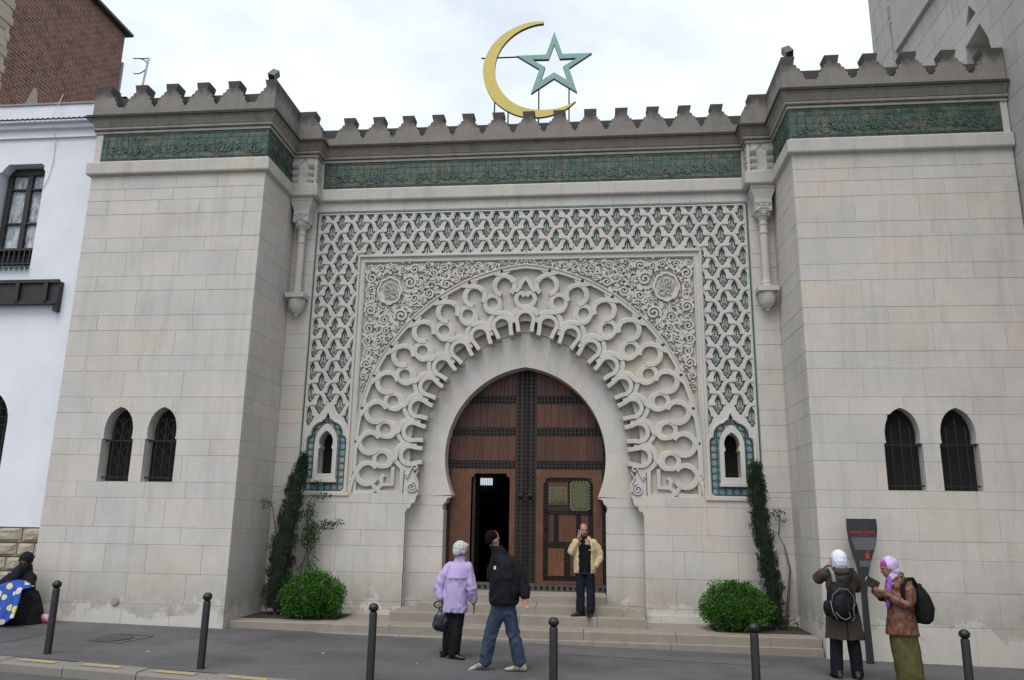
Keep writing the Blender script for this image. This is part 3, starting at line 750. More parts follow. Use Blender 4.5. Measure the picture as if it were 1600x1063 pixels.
# ---------------------------------------------------------------- carved spandrels
rg = random.Random(21)
MEDC = (2.88, 6.70)
def region_ok(u, z, r):
    if u + r * .8 > 3.425 or z + r * .8 > 7.325 or z < 3.7: return False
    if u - r < .03: return False
    if math.hypot((u - MEDC[0]) / 1.0, (z - MEDC[1]) / 1.15) < .28 + r * .9: return False
    d = math.hypot(u + .38, z - 3.4) - 3.85
    return d > r * .85 + .02 if z > 3.4 else u > 3.5
pk = []
for rad, tries in ((.155, 130), (.125, 500), (.10, 2500), (.072, 7000), (.050, 14000), (.035, 14000)):
    for _ in range(tries):
        u = rg.uniform(.05, 3.43); z = rg.uniform(3.8, 7.33); r = rad * rg.uniform(.85, 1.1)
        if region_ok(u, z, r) and all(math.hypot(u - a, z - c) > (r + q) * .97 for a, c, q in pk): pk.append((u, z, r))
for sg in (-1, 1):
    b = MB(cm()); rg = random.Random(33)
    mm = lambda P: [(sg * x, z) for x, z in P]
    for u, z, r in pk:
        a0 = rg.uniform(0, 2 * PI); tw = rg.choice((-1, 1)); n = max(9, int(r * 110))
        turns = 1.5 if r > .085 else 1.1
        hh = -.004 + rg.uniform(-.014, .004)
        P = [(u + r * .92 * (1 - i / n * .78) * math.cos(a0 + tw * turns * 2 * PI * i / n), z + r * .92 * (1 - i / n * .78) * math.sin(a0 + tw * turns * 2 * PI * i / n)) for i in range(n + 1)]
        if r > .05: b.ribbon(mm(P), max(.022, r * .36), -.075, hh, bev=.004, taper=[1 - .35 * i / n for i in range(n + 1)])
        if r > .05: b.plate([mm(arc(P[-1][0], P[-1][1], r * .17, 0, 2 * PI, 8)[:-1])], [], -.075, hh + .004)
        # leaves along the stem and in the gaps
        for k in range(6 if r > .085 else 4):
            t = a0 + k * 2 * PI / (6 if r > .085 else 4) + rg.uniform(-.4, .4); rr = r * rg.uniform(.9, 1.12); q = (u + rr * math.cos(t), z + rr * math.sin(t)); a = t + tw * rg.uniform(.5, 1.3); l = r * rg.uniform(.45, .75) + .02
            L1 = bez(q, (q[0] + l * .5 * math.cos(a - .6), q[1] + l * .5 * math.sin(a - .6)), (q[0] + l * math.cos(a), q[1] + l * math.sin(a)), (q[0] + l * math.cos(a + .6), q[1] + l * math.sin(a + .6)), 4)
            if not region_ok(L1[-1][0], L1[-1][1], .015) or not region_ok(L1[2][0], L1[2][1], .0): continue
            b.ribbon(mm(L1), max(.026, l * .68), -.075, hh - rg.uniform(0, .012), bev=.007, taper=[.5, 1.1, 1.1, .8, .25])
    F(b, 'arabesque_carving', M_carved, kind='stuff')
    # lobed medallion
    b = MB(cm()); cu, cz = MEDC; ou = []
    for i in range(96):
        t = 2 * PI * i / 96; k = 1.03 + .09 * abs(math.cos(t * 4)) + (.10 * max(0, math.cos(t * 4)) ** 8 if False else 0); ou.append((cu + .245 * k * math.cos(t), cz + .285 * k * math.sin(t)))
    inn = [(cu + (x - cu) * .85, cz + (z - cz) * .85) for x, z in ou]
    b.plate([mm(ou)], [mm(inn)], -.075, .012); b.plate([mm(inn)], [], -.075, -.03)
    for k in range(90):
        a = rg.uniform(0, 2 * PI); q = math.sqrt(rg.random()) * .17; p = (cu + q * math.cos(a), cz + q * 1.15 * math.sin(a)); t = rg.uniform(0, 2 * PI); l = rg.uniform(.03, .06)
        P = [(p[0] + l * .6 * math.cos(t + s_ * 1.3) * s_, p[1] + l * .6 * math.sin(t + s_ * 1.3) * s_) for s_ in (-1, -.5, 0, .5, 1)]
        b.ribbon(mm(P), .022, -.03, .004, bev=.003)
    F(b, 'medallion', M_carved)
# chain of small leaves over the crown of the arch
b = MB(cm()); b.ribbon(arc(0, 7.278, .035, 0, 2 * PI, 12)[:-1], .02, -.07, -.005, closed=True)
F(b, 'crown_ring', M_carved)

# ---------------------------------------------------------------- entablature running round wings and gateway
YW, YB = 13.75, 15.07
XL0, XL, XR, XR1 = -10.16, -6.46, 3.72, 7.60
PATH = [(XL0, 17.0), (XL0, YW), (XL, YW), (XL, YB), (-5.93, YB), (-5.93, YC), (3.19, YC), (3.19, YB), (XR, YB), (XR, YW), (XR1, YW)]
def nrm(a, b_):
    dx, dy = b_[0] - a[0], b_[1] - a[1]; l = math.hypot(dx, dy); return (dy / l, -dx / l)
def sweep_pt(i, d):
    p = PATH[i]
    n1 = nrm(PATH[i - 1], p) if i else nrm(p, PATH[1]); n2 = nrm(p, PATH[i + 1]) if i < len(PATH) - 1 else n1
    m = (n1[0] + n2[0], n1[1] + n2[1]); q = m[0] * n1[0] + m[1] * n1[1]
    return (p[0] + m[0] * d / q, p[1] + m[1] * d / q)
def sweep(i0, i1, prof, name, mat, parent):
    b = MB(); m = len(prof); vs = []
    for i in range(i0, i1 + 1):
        for d, z in prof: x, y = sweep_pt(i, d); vs.append((x, y, z))
    fs = [(k * m + j, k * m + j + 1, (k + 1) * m + j + 1, (k + 1) * m + j) for k in range(i1 - i0) for j in range(m - 1)]
    b.add(vs, fs); F(b, name, mat, parent)
LW = empty('pavilion', (-8.3, YW, 0), 0, 'pale ashlar pavilion left of the gate, with two barred arched windows, beside the white house', 'pavilion', 'stone pavilions flanking the gate')
RW = empty('pavilion', (5.6, YW, 0), 0, 'pale ashlar pavilion right of the gate, under the tower, behind the dark plaque', 'pavilion', 'stone pavilions flanking the gate')
PR_STRING = [(0, 8.70), (.075, 8.735), (.085, 8.76), (.085, 8.985), (.05, 9.0), (.03, 9.03), (-.03, 9.03)]
PR_C0 = [(-.03, 9.645), (.035, 9.65), (.035, 9.70)]
PR_G1 = [(.035, 9.70), (.045, 9.705), (.045, 9.715)]
PR_CM = [(.045, 9.715), (.075, 9.73), (.08, 9.765)]
PR_G2 = [(.08, 9.765), (.05, 9.775), (.05, 9.795)]
PR_C1 = [(.05, 9.795), (.075, 9.85), (.115, 9.92), (.165, 9.945)]
PR_C2 = [(.165, 9.945), (.19, 9.95), (.19, 10.0), (.17, 10.02), (.10, 10.03)]
PR_P = [(.10, 10.03), (.10, 10.205), (-.30, 10.205)]
PR_BACK = [(-.20, 10.2), (-.20, 10.56), (-.21, 10.58), (-.45, 10.58)]
for i0, i1, T in ((0, 3, LW), (3, 8, G), (8, 10, RW)):
    sweep(i0, i1, PR_STRING, 'string_course', M_string, T)
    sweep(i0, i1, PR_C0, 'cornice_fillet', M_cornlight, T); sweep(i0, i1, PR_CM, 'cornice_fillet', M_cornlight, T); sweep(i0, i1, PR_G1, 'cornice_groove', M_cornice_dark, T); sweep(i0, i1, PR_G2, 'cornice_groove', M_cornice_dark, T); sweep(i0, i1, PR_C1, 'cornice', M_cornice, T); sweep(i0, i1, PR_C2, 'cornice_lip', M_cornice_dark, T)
    sweep(i0, i1, PR_P, 'parapet', M_parapet, T); sweep(i0, i1, PR_BACK, 'parapet_back', M_sootshade, T)
MER = [(.30, 10.205), (.30, 10.25), (.262, 10.262), (.272, 10.31), (.25, 10.35), (.215, 10.36), (.225, 10.405), (.20, 10.445), (.155, 10.455), (.16, 10.49), (.13, 10.52), (.100, 10.53), (.108, 10.57), (.135, 10.70)]
def merlon_mesh():
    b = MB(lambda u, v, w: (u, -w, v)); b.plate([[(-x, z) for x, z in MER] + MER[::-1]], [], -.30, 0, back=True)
    o = b.build('merlon', [M_parapet, M_sootshade]); me = o.data
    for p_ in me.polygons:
        if abs(p_.normal.y) < .5: p_.material_index = 1  # faces turned from the front take the painted shade-and-soot colour
    bpy.data.objects.remove(o); return me
mer = merlon_mesh()
def wmer(T, x, y):
    o = bpy.data.objects.new('merlon', mer); COL.objects.link(o); setp(o, T); o.location = (x, y, 0)
def setloc(o, T, x, y, z=0):
    setp(o, T); o.location = (x, y, z)
for k in range(-6, 7): wmer(G, CX + .03 + k * .668, YC - .10)
for k in range(4): wmer(LW, XL - .80 - k * .67, YW - .10)
for k in range(4): wmer(RW, XR + .83 + k * .70, YW - .10)
# half merlons and solid corner pieces
def prof_half(sg, x0, x1):
    """solid from x0 (edge towards the corner) with the stepped edge at x1"""
    return [(x0, 10.205), (x0, 10.70), (x1 + sg * (-.165), 10.70)] + [(x1 + sg * (-.30 + x), z) for x, z in MER[::-1]]
def corner(T, x0, x1, sg, y, name='corner_merlon', dep=.3):
    b = MB(lambda u, v, w: (u, y - w, v)); b.plate([prof_half(sg, x0, x1)], [], -dep, 0, back=True); o = F(b, name, [M_parapet, M_sootshade], T)
    for p_ in o.data.polygons: p_.material_index = int(abs(p_.normal.y) < .5 and p_.center.x * sg > x1 * sg - .3)  # stepped edge painted with the same shade-and-soot colour
corner(LW, XL + .10, XL - .30, -1, YW - .10)
corner(RW, XR - .10, XR + .32, 1, YW - .10)
corner(RW, XR1, XR1 - .55, -1, YW - .10)
corner(LW, XL0 - .10, XL0 + .42, 1, YW - .10)
corner(G, XL + .10, -5.93 + .10, 1, YB - .10); corner(G, XR - .10, 3.19 - .10, -1, YB - .10)
for T, x, s_ in ((LW, XL + .10, 1), (RW, XR - .10, -1)):   # plain return parapet
    b = MB(); b.box(min(x, x - s_ * .28), max(x, x - s_ * .28), YW + .20, YB + .3, 10.205, 10.70); F(b, 'return_parapet', M_parapet, T)
b = MB(); b.box(XL0 - .1, XL0 + .2, YW + .2, 17, 10.205, 10.7); F(b, 'return_parapet', M_parapet, LW)
# bodies and roofs
b = MB(); b.box(-6.4, 3.65, 15.92, 17.6, 6, 10.2); b.box(-6.44, -5.95, 15.09, 15.9, 9.0, 10.2); b.box(3.21, 3.70, 15.09, 15.9, 9.0, 10.2)
b.box(-6.44, 3.70, 15.41, 15.9, 8.72, 10.2)
F(b, 'wall_top', M_mortar)
# ---- green tile bands
def band(T, a, c, M, n, seed, L=None):
    """row of glazed tiles between z 9.04 and 9.64 from a to c"""
    rg = random.Random(seed); w = (c - a) / n; h = .60 / 4
    q = MB(lambda u, v, w_: (u, -w_, v)); q.block(-w / 2 + .002, w / 2 - .002, -h / 2 + .002, h / 2 - .002, -.02, 0, .003)
    o = q.build('glazed_tile', M_tile); me = o.data; bpy.data.objects.remove(o)
    p0 = Vector(M(0, 0, 0)); pu = Vector(M(1, 0, 0)) - p0; rz = math.atan2(pu.y, pu.x)
    for i in range(n):
        for j in range(4):
            o = bpy.data.objects.new('glazed_tile', me); COL.objects.link(o); setp(o, T)
            o.location = M(a + (i + .5) * w, 9.043 + (j + .5) * h, .012 + rg.uniform(-.003, .002)); o.rotation_euler = (0, 0, rz)
    b = MB(M); b.box(a - .0, c + .0, 9.03, 9.655, -.02, -.006); F(b, 'tile_bed', M_grout, T)
    # flowing script in relief, border lines and end panels
    b = MB(M); z0 = 9.06
    for zz in (9.075, 9.095, 9.60, 9.62): b.ribbon([(a + .03, zz), (c - .03, zz)], .008, .008, .020)
    u = a + .12
    for e in (a + .04, a + .10, c - .04, c - .10): b.ribbon([(e, 9.07), (e, 9.62)], .008, .008, .02)
    while u < c - .25:
        k = rg.random(); l = rg.uniform(.12, .26)
        base = 9.20 + rg.uniform(-.03, .05)
        if k < .35:
            b.ribbon([(u, base - .02), (u + .004, base + .15), (u - .012, base + .33)], .020, .008, .026)
            if rg.random() < .6: b.ribbon(bez((u, base), (u + l * .3, base - .07), (u + l * .7, base - .07), (u + l, base + .03)), .018, .008, .026)
        elif k < .7:
            b.ribbon(arc(u + .05, base + .06, .045, 0, 2 * PI, 10), .016, .008, .026)
            b.ribbon(bez((u + .09, base + .03), (u + l, base - .1), (u + l * 1.2, base + .05), (u + l * .7, base + .22)), .018, .008, .026)
        else:
            b.ribbon(bez((u, base + .1), (u + l * .4, base - .13), (u + l * 1.1, base - .06), (u + l, base + .16)), .020, .008, .026)
            b.plate([[(u + l * .5, base + .07), (u + l * .5 + .018, base + .088), (u + l * .5, base + .106), (u + l * .5 - .018, base + .088)]], [], .008, .026)
        # background scrolls
        for _ in range(2):
            x_ = u + rg.uniform(0, .15); y_ = 9.30 + rg.uniform(-.13, .22)
            b.ribbon(arc(x_, y_, rg.uniform(.02, .045), rg.uniform(0, 6), rg.uniform(7, 10), 8), .010, .008, .019)
        u += l * .62
    F(b, 'script_relief', M_relief, T, kind='stuff')
band(G, -4.50, 4.50, cm(), 60, 1)
band(LW, XL0 + .14, XL - .0, front(YW), 25, 2)
band(LW, YW + .02, YB - .05, facing_px(XL), 9, 3)
band(RW, XR + .0, XR1 - .12, front(YW), 26, 4)
band(RW, -YB + .05, -YW - .02, facing_nx(XR), 9, 5)
b = MB(); 
for x0, x1, y0 in ((XL0, XL0 + .14, YW - .01), (XR1 - .12, XR1, YW - .01), (-5.93, -5.87, YC - .01), (3.13, 3.19, YC - .01)):
    b.box(x0, x1, y0, y0 + .05, 9.03, 9.65)
F(b, 'band_end', M_stone)
# ---- corbelled bays over the colonnettes
for sg in (-1, 1):
    u0, u1 = (4.585, 5.085); ctr = 4.835
    q = MB(cm(YB)); fl = lambda P: [(sg * x, z) for x, z in P]
    nic = [(ctr - .10, 9.05), (ctr - .10, 9.44), (ctr - .105, 9.50), (ctr - .05, 9.56), (ctr - .028, 9.575), (ctr - .03, 9.61), (ctr, 9.65), (ctr + .03, 9.61), (ctr + .028, 9.575), (ctr + .05, 9.56), (ctr + .105, 9.50), (ctr + .10, 9.44), (ctr + .10, 9.05)]
    q.plate([fl([(u0 + .06, 9.0), (u1 - .0, 9.0), (u1 - .0, 9.66), (u0 + .06, 9.66)])], [fl(nic)], -.30, 0)
    F(q, 'corbel_bay', M_carved)
    q = MB(); seg = 8; vs = []
    for z in (9.03, 9.60):
        for k in range(seg + 1):
            t = PI * k / seg; vs.append((CX + sg * ctr + .11 * math.cos(t), YB + .02 + .12 * math.sin(t), z))
    q.add(vs, [(k, k + 1, k + seg + 2, k + seg + 1) for k in range(seg)]); F(q, 'niche_back', M_carved_bg, smooth=True)
    for side in (-1, 1):
        for j, (za, zb, d) in enumerate(((9.40, 9.50, .10), (9.24, 9.33, .07), (9.10, 9.18, .045))):
            q = MB(); a = ctr + side * .105; c = ctr + side * .235; x0, x1 = sorted((CX + sg * a, CX + sg * c))
            n = 5; vs = []
            for x in (x0, x1):
                vs.append((x, YB + .01, zb)); vs += [(x, YB - d * math.cos(PI / 2 * k / n), zb - .015 - (zb - za) * math.sin(PI / 2 * k / n)) for k in range(n + 1)]; vs.append((x, YB + .01, za - .012))
            m = n + 3; q.add(vs, [tuple(range(m)), tuple(range(2 * m - 1, m - 1, -1))] + [(k, k + m, (k + 1) % m + m, (k + 1) % m) for k in range(m)])
            F(q, 'corbel_step', M_carved)
    # carved inner cheek
    q = MB((lambda u, v, w: (CX - 4.56 + w - .0, u, v)) if sg < 0 else (lambda u, v, w: (CX + 4.56 - w, u, v)))
    q.box(YB + .0, YC, 9.03, 9.66, -.05, .0)
    rr = random.Random(9)
    for _ in range(26): q.ribbon(arc(rr.uniform(YB + .05, YC - .04), rr.uniform(9.07, 9.62), rr.uniform(.02, .04), rr.uniform(0, 6), rr.uniform(8, 10), 6), .012, 0, .016)
    F(q, 'carved_cheek', M_carved)
    # block under the string course tapering to the capital
    x = CX + sg * ctr; cy = 15.235
    q = MB(); pr = [(8.72, .25, .165), (8.66, .25, .165), (8.645, .235, .15), (8.60, .23, .145), (8.50, .19, .12), (8.44, .17, .11), (8.38, .165, .11)]
    vs = []
    for z, hw, hd in pr: vs += [(x - hw, cy - hd - .02, z), (x + hw, cy - hd - .02, z), (x + hw, YC, z), (x - hw, YC, z)]
    q.add(vs, [(4 * i + k, 4 * i + (k + 1) % 4, 4 * i + 4 + (k + 1) % 4, 4 * i + 4 + k) for i in range(len(pr) - 1) for k in range(4)] + [(0, 1, 2, 3), tuple(range(len(vs) - 1, len(vs) - 5, -1))])
    F(q, 'abacus_block', M_carved)
    q = MB(); q.box(x - .165, x + .165, cy - .14, cy + .13, 8.17, 8.375)
    for k in (-1, 1):
        qq = MB(lambda u, v, w: (u, cy - .14 - w, v))
        qq.ribbon([(x - k * .14, 8.20), (x + k * .14, 8.35)], .035, 0, .02, bev=.008); q.v += qq.v and []; q.add(qq.v, qq.f, raw=True)
    qq = MB(lambda u, v, w: (u, cy - .14 - w, v)); qq.ribbon([(x, 8.21), (x + .07, 8.275), (x, 8.34), (x - .07, 8.275)], .022, 0, .025, closed=True); qq.ribbon([(x - .155, 8.185), (x + .155, 8.185), (x + .155, 8.365), (x - .155, 8.365)], .02, 0, .018, closed=True); q.add(qq.v, qq.f, raw=True)
    q.lathe([(.085, 8.02), (.10, 8.06), (.125, 8.10), (.16, 8.14), (.155, 8.175)], (x, cy, 0), 16)
    for k in range(8):
        t = k * PI / 4; q.ell((x + .125 * math.cos(t), cy + .125 * math.sin(t), 8.12), (.035, .035, .05), 6, 4)
    F(q, 'capital', M_carved)
    q = MB(); q.lathe([(.10, 6.60), (.10, 6.64), (.085, 6.66), (.095, 6.69), (.085, 6.72), (.078, 6.76), (.078, 7.72), (.092, 7.73), (.092, 7.76), (.078, 7.77), (.075, 7.90), (.088, 7.91), (.09, 7.95), (.078, 7.96), (.078, 8.03)], (x, cy, 0), 20)
    F(q, 'shaft', M_carved, smooth=False)
    q = MB(); q.box(x - .20, x + .20, cy - .16, YC, 6.50, 6.60)
    n = 40; vs = []; prof = [(.165, 6.50), (.17, 6.45), (.16, 6.36), (.13, 6.27), (.08, 6.20), (.035, 6.17), (.04, 6.14), (.015, 6.11)]
    for r, z in prof:
        for k in range(n): t = 2 * PI * k / n; rr_ = r * (1 - .07 * (k % 2)); vs.append((x + rr_ * math.cos(t), cy + .03 + rr_ * math.sin(t), z))
    q.add(vs, [(i * n + k, i * n + (k + 1) % n, (i + 1) * n + (k + 1) % n, (i + 1) * n + k) for i in range(len(prof) - 1) for k in range(n)])
    F(q, 'shell_bracket', M_carved)

# ---------------------------------------------------------------- pavilions
def win_out(c, s=1.0, e=0):
    H = [(.31, 2.59), (.31, 3.37), (.275, 3.39), (.283, 3.47), (.283, 3.58), (.268, 3.68), (.235, 3.78), (.18, 3.87), (.11, 3.935), (.045, 3.97), (0, 3.985)]
    return [(c - x * s, z) for x, z in H] + [(c + x * s, z) for x, z in H[:-1][::-1]]
LWW = [win_out(-8.86), win_out(-8.00)]; RWW = [win_out(5.205), win_out(6.10)]
LV0 = [-.15, .45, .98, 1.48, 1.78, 2.30, 2.59, 3.08, 3.38, 3.87, 4.17, 4.67, 4.97, 5.47, 5.77, 6.27, 6.57, 7.07, 7.37, 7.87, 8.17, 8.42, 8.71]
def pav(T, x0, x1, wins, rx, face, seed):
    blocks(front(YW), x0, x1, LV0, (.78, 1.35), 'stone_block', M_stone, T, wins, seed=seed, w0=-.12)
    b = MB(front(YW + .008)); b.plate([[(x0 + .01, -.15), (x1 - .01, -.15), (x1 - .01, 10.2), (x0 + .01, 10.2)]], [[((p[0] - c_) * 1.06 + c_, p[1] + (.02 if p[1] > 3 else -.02)) for p in w_] for w_ in wins for c_ in [w_[-1][0] - .31]], -.5, 0); F(b, 'wall_core', M_mortar, T)
    Y2 = 15.40
    if face > 0: M2 = facing_px(rx); a, c = YW + .0, Y2
    else: M2 = facing_nx(rx); a, c = -Y2, -YW
    blocks(M2, a + (.0 if face < 0 else .05), c - (.05 if face < 0 else 0), LV0, (.55, .9), 'stone_block', M_stone, T, seed=seed + 1, w0=-.1, w1=0)
    b = MB(); i0, i1 = (rx - .3, rx - .006) if face > 0 else (rx + .006, rx + .3)
    b.box(i0, i1, YW + .05, 16.5, -.2, 10.2); b.box(x0 + .02, x1 - .02, YW + .5, YW + .56, 2, 4.5) if 0 else None
    b.box(x0 + .02, x1 - .02, YW + .3, 17.5, 10.12, 10.19)
    F(b, 'side_core', M_mortar, T)
    for k, wpoly in enumerate(wins):
        c_ = (min(p[0] for p in wpoly) + max(p[0] for p in wpoly)) / 2
        q = MB(front(YW)); q.plate([win_out(c_, 1.12)], [win_out(c_)], -.52, -.13); o = F(q, 'window_reveal', M_stone, T)
        q = MB(front(YW)); dp = .26 if face > 0 else .20; q.plate([win_out(c_, .98)], [], -dp - .03, -dp); setp(q.build('pane', M_void), o)
        q = MB(front(YW)); q.box(c_ - .305, c_ + .305, 2.592, 2.60, -.5, -.01); setp(q.build('sill', M_stone), o)
        q = MB()
        yg = YW + (.09 if face < 0 else .13)
        nb = 3
        for j in range(-1, 2):
            xx = c_ + j * .155; q.tube([(xx, yg, 2.60), (xx, yg, 3.72 - abs(j) * .12 + .08)], .012, 6)
        for zz in (2.68, 3.36): q.box(c_ - .33, c_ + .33, yg - .012, yg + .012, zz - .012, zz + .012)
        if face > 0:
            for j in (-1, 1):
                for i, zz in enumerate((2.88, 3.14, 3.42, 3.66)):
                    X = c_ + j * .1; s2 = .12
                    q.tube([(X, yg + .02, zz + s2), (X + s2 * .7, yg + .02, zz), (X, yg + .02, zz - s2), (X - s2 * .7, yg + .02, zz), (X, yg + .02, zz + s2)], .011, 5)
        setp(q.build('iron_grille', M_iron), o)
pav(LW, XL0, XL, LWW, XL, 1, 51)
pav(RW, XR, XR1, RWW, XR, -1, 61)
# side of the left pavilion above the white house
b = MB(); b.box(XL0 + .006, XL0 + .3, YW + .05, 17, -.2, 10.19); F(b, 'side_wall', M_stone, LW)
# round vent cap low on the left pavilion
q = MB(); n = 20
for r, y0, y1 in ((.075, .0, .025), (.055, .025, .04)):
    q.add([(-8.50 + r * math.cos(2 * PI * k / n), YW - y0, .49 + r * math.sin(2 * PI * k / n)) for k in range(n)] + [(-8.50 + r * math.cos(2 * PI * k / n), YW - y1, .49 + r * math.sin(2 * PI * k / n)) for k in range(n)],
          [(k, (k + 1) % n, n + (k + 1) % n, n + k) for k in range(n)] + [tuple(range(n, 2 * n))])
F(q, 'vent_cap', M_rubble, LW)

# ---------------------------------------------------------------- doors
DY = 16.02
MD = cm(DY)
for sg in (-1, 1):
    D = None
    f = lambda P: [(sg * x, z) for x, z in P]
    q = MB(MD)
    arch_ = [(0, .655), (1.72, .655), (1.72, 2.3), (1.70, 3.4), (1.55, 4.2), (1.2, 4.8), (.7, 5.1), (0, 5.25)]
    wk = f([(.325, .80), (.325, 2.83), (.345, 2.87), (.39, 2.88), (.40, 2.94), (1.05, 2.94), (1.06, 2.88), (1.10, 2.87), (1.12, 2.83), (1.12, .80)])
    q.plate([f(arch_)], [wk] if sg < 0 else [], -.09, -.02)
    D = F(q, 'door_leaf', M_wooddark)
    def DP(b_, name, mat, **k): return setp(b_.build(name, mat, None, **k), D)
    # plank panels in two rows plus top
    for (z0, z1, wmax) in ((3.20, 3.70, 1.58), (3.88, 4.37, 1.42), (4.55, 5.0, .9)):
        n = 8; 
        for j in range(n):
            a = .215 + (wmax - .215) * j / n; c = .215 + (wmax - .215) * (j + 1) / n
            q = MB(MD); q.block(min(sg * a, sg * c) + .001, max(sg * a, sg * c) - .001, z0, z1, -.03, 0.0 + .001 * (j % 2), .003); DP(q, 'plank', M_wood)
    # wicket surround
    if sg < 0:
        q = MB(MD); q.plate([f([(.215, .80), (.215, 3.03), (1.54, 3.03), (1.54, .80)])], [wk], -.06, .012); DP(q, 'wicket_frame', M_woodlight)
        q = MB(lambda u, v, w: (CX - 1.10 - w * 1.0, DY + .08 + u * 1.0, v))   # wicket leaf swung inwards
        q.block(0, .72, .82, 2.90, -.05, .0, .004); wl = DP(q, 'wicket_leaf', M_wooddark)
        q = MB()
        for j in range(5):
            for i in range(26):
                q.ell((CX - 1.10 + .055, DY + .12 + j * .15, .88 + i * .079), (.012, .02, .02), 6, 3)
        q.build('stud', M_stud); setp(bpy.context.scene.objects[q and COL.objects[-1].name], D)
        COL.objects[-1]['kind'] = 'stuff'
    else:
        inner = f([(.36, .86), (.36, 2.72), (.40, 2.78), (.43, 2.84), (.50, 2.87), (1.22, 2.87), (1.29, 2.84), (1.32, 2.78), (1.36, 2.72), (1.36, .86)])
        q = MB(MD); q.plate([f([(.215, .80), (.215, 3.03), (1.54, 3.03), (1.54, .80)])], [inner], -.06, .012); DP(q, 'wicket_frame', M_woodlight)
        for a, c, z0, z1, m in ((.46, .86, 2.32, 2.78, M_wood), (.94, 1.26, 2.20, 2.78, M_wood), (.48, .58, 1.60, 2.12, M_wood), (.67, 1.02, 1.60, 2.12, M_wood), (1.12, 1.26, 1.60, 2.12, M_wood), (.46, .78, .95, 1.48, M_woodlight), (.90, 1.26, .95, 1.48, M_wood)):
            q = MB(MD); q.block(a, c, z0, z1, -.03, .004, .003); DP(q, 'plank', m)
        # two brass plates with engraved lines of text
        for a, c, z0, z1, ch in ((.50, .81, 2.38, 2.66, 0), (.92, 1.28, 2.24, 2.78, .05)):
            o_ = [(a + ch, z0), (c - ch, z0), (c, z0 + ch), (c, z1 - ch), (c - ch, z1), (a + ch, z1), (a, z1 - ch), (a, z0 + ch)] if ch else [(a, z0), (c, z0), (c, z1), (a, z1)]
            q = MB(MD); cxp, czp = (a + c) / 2, (z0 + z1) / 2
            q.plate([[(cxp + (x - cxp) * 1.12, czp + (z - czp) * 1.09) for x, z in o_]], [], 0, .012); DP(q, 'plaque_rim', M_brassedge)
            q = MB(MD); q.plate([o_], [], .01, .02); DP(q, 'plaque', M_brass)
            q = MB(MD); rr = random.Random(3)
            zz = z1 - .06
            while zz > z0 + .05:
                l = rr.uniform(.5, .85) * (c - a) / 2; u = cxp - l
                while u < cxp + l:
                    g = rr.uniform(.012, .04); q.box(u, min(u + g, cxp + l), zz, zz + .012, .019, .0215); u += g + .01
                zz -= .042
            DP(q, 'engraved_text', M_brassedge, kind='stuff')
        q = MB(); q.ell((CX + .40, DY - .03, 1.88), (.025, .03, .025), 10, 6); DP(q, 'lock_knob', M_iron)
    # stud fields
    q = MB()
    def stud(u, z, r=.024):
        if inpoly((sg * u, z), f(arch_)): q.ell((CX + sg * u, DY - .012, z), (r, .026, r), 7, 4)
    z = .90
    while z < 5.1:
        for u in (.045, .145): stud(u, z)
        z += .083
    for zc_ in (3.11, 3.79, 4.46):
        for j in range(18):
            for dz in (-.035, .04): stud(.25 + j * .079, zc_ + dz, .023)
    z = 2.3
    for j in range(50): stud(1.58 + .05 * (j % 2), .7 + j * .07, .022)
    if sg > 0:
        def line(u0, z0, u1, z1, two=0):
            n = max(1, int(math.hypot(u1 - u0, z1 - z0) / .062))
            for k in range(n + 1): stud(u0 + (u1 - u0) * k / n, z0 + (z1 - z0) * k / n, .017)
        for u in (.39, .435, 1.30, 1.345): line(u, .89, u, 2.75)
        for z in (.88, .93, 1.51, 1.56, 2.16, 2.21, 2.80, 2.85): line(.42, z, 1.32, z)
        for u in (.60, .645, 1.05, 1.09): line(u, 1.58, u, 2.14)
        for u in (.81, .86): line(u, .95, u, 1.50)
        for u in (.885,): line(u, 2.2, u, 2.8)
    else:
        pass
    for j in range(14): stud(.10 + j * .115, .725, .036)
    DP(q, 'stud', M_stud, kind='stuff')
    q = MB(MD); q.box(min(sg * .01, sg * 1.70), max(sg * .01, sg * 1.70), .655, .80, -.03, .004); DP(q, 'bottom_rail', wood('weathered_rail%d' % sg, (.10, .085, .07), (1, 14, 14)) )
    # knocker
    q = MB(); kx = CX + sg * .095; q.ell((kx, DY - .04, 2.50), (.05, .05, .065), 12, 8)
    q.tube([(kx + .062 * math.sin(t), DY - .075, 2.45 - .075 * math.cos(t) + .0) for t in [2 * PI * i / 16 for i in range(17)]], .014, 6); DP(q, 'knocker', M_iron)
    q = MB(MD); q.ribbon([(sg * .006, .66), (sg * .006, 5.2)], .016, -.02, .01); DP(q, 'meeting_bead', M_wooddark)
# dark entrance passage behind the open wicket
q = MB(); x0, x1, y0, y1, z0, z1 = -4.3, .6, DY + .16, 24.0, .6, 5.3
q.add([(x0, y0, z0), (x1, y0, z0), (x1, y1, z0), (x0, y1, z0), (x0, y0, z1), (x1, y0, z1), (x1, y1, z1), (x0, y1, z1)], [(0, 1, 2, 3), (4, 5, 6, 7), (1, 2, 6, 5), (0, 3, 7, 4), (2, 3, 7, 6)])
F(q, 'passage', M_void)
me_ = NT('bright_court_window'); me_.b.inputs['Emission Color'].default_value = (.85, .92, 1, 1); me_.b.inputs['Emission Strength'].default_value = .55; me_.col((.5, .5, .5)); me_.end()
for k in range(9):
    q = MB(); x = -3.54 + k * .056; q.box(x, x + .036, 23.8, 23.84, 3.03, 3.24); F(q, 'lit_slot', me_.mat)

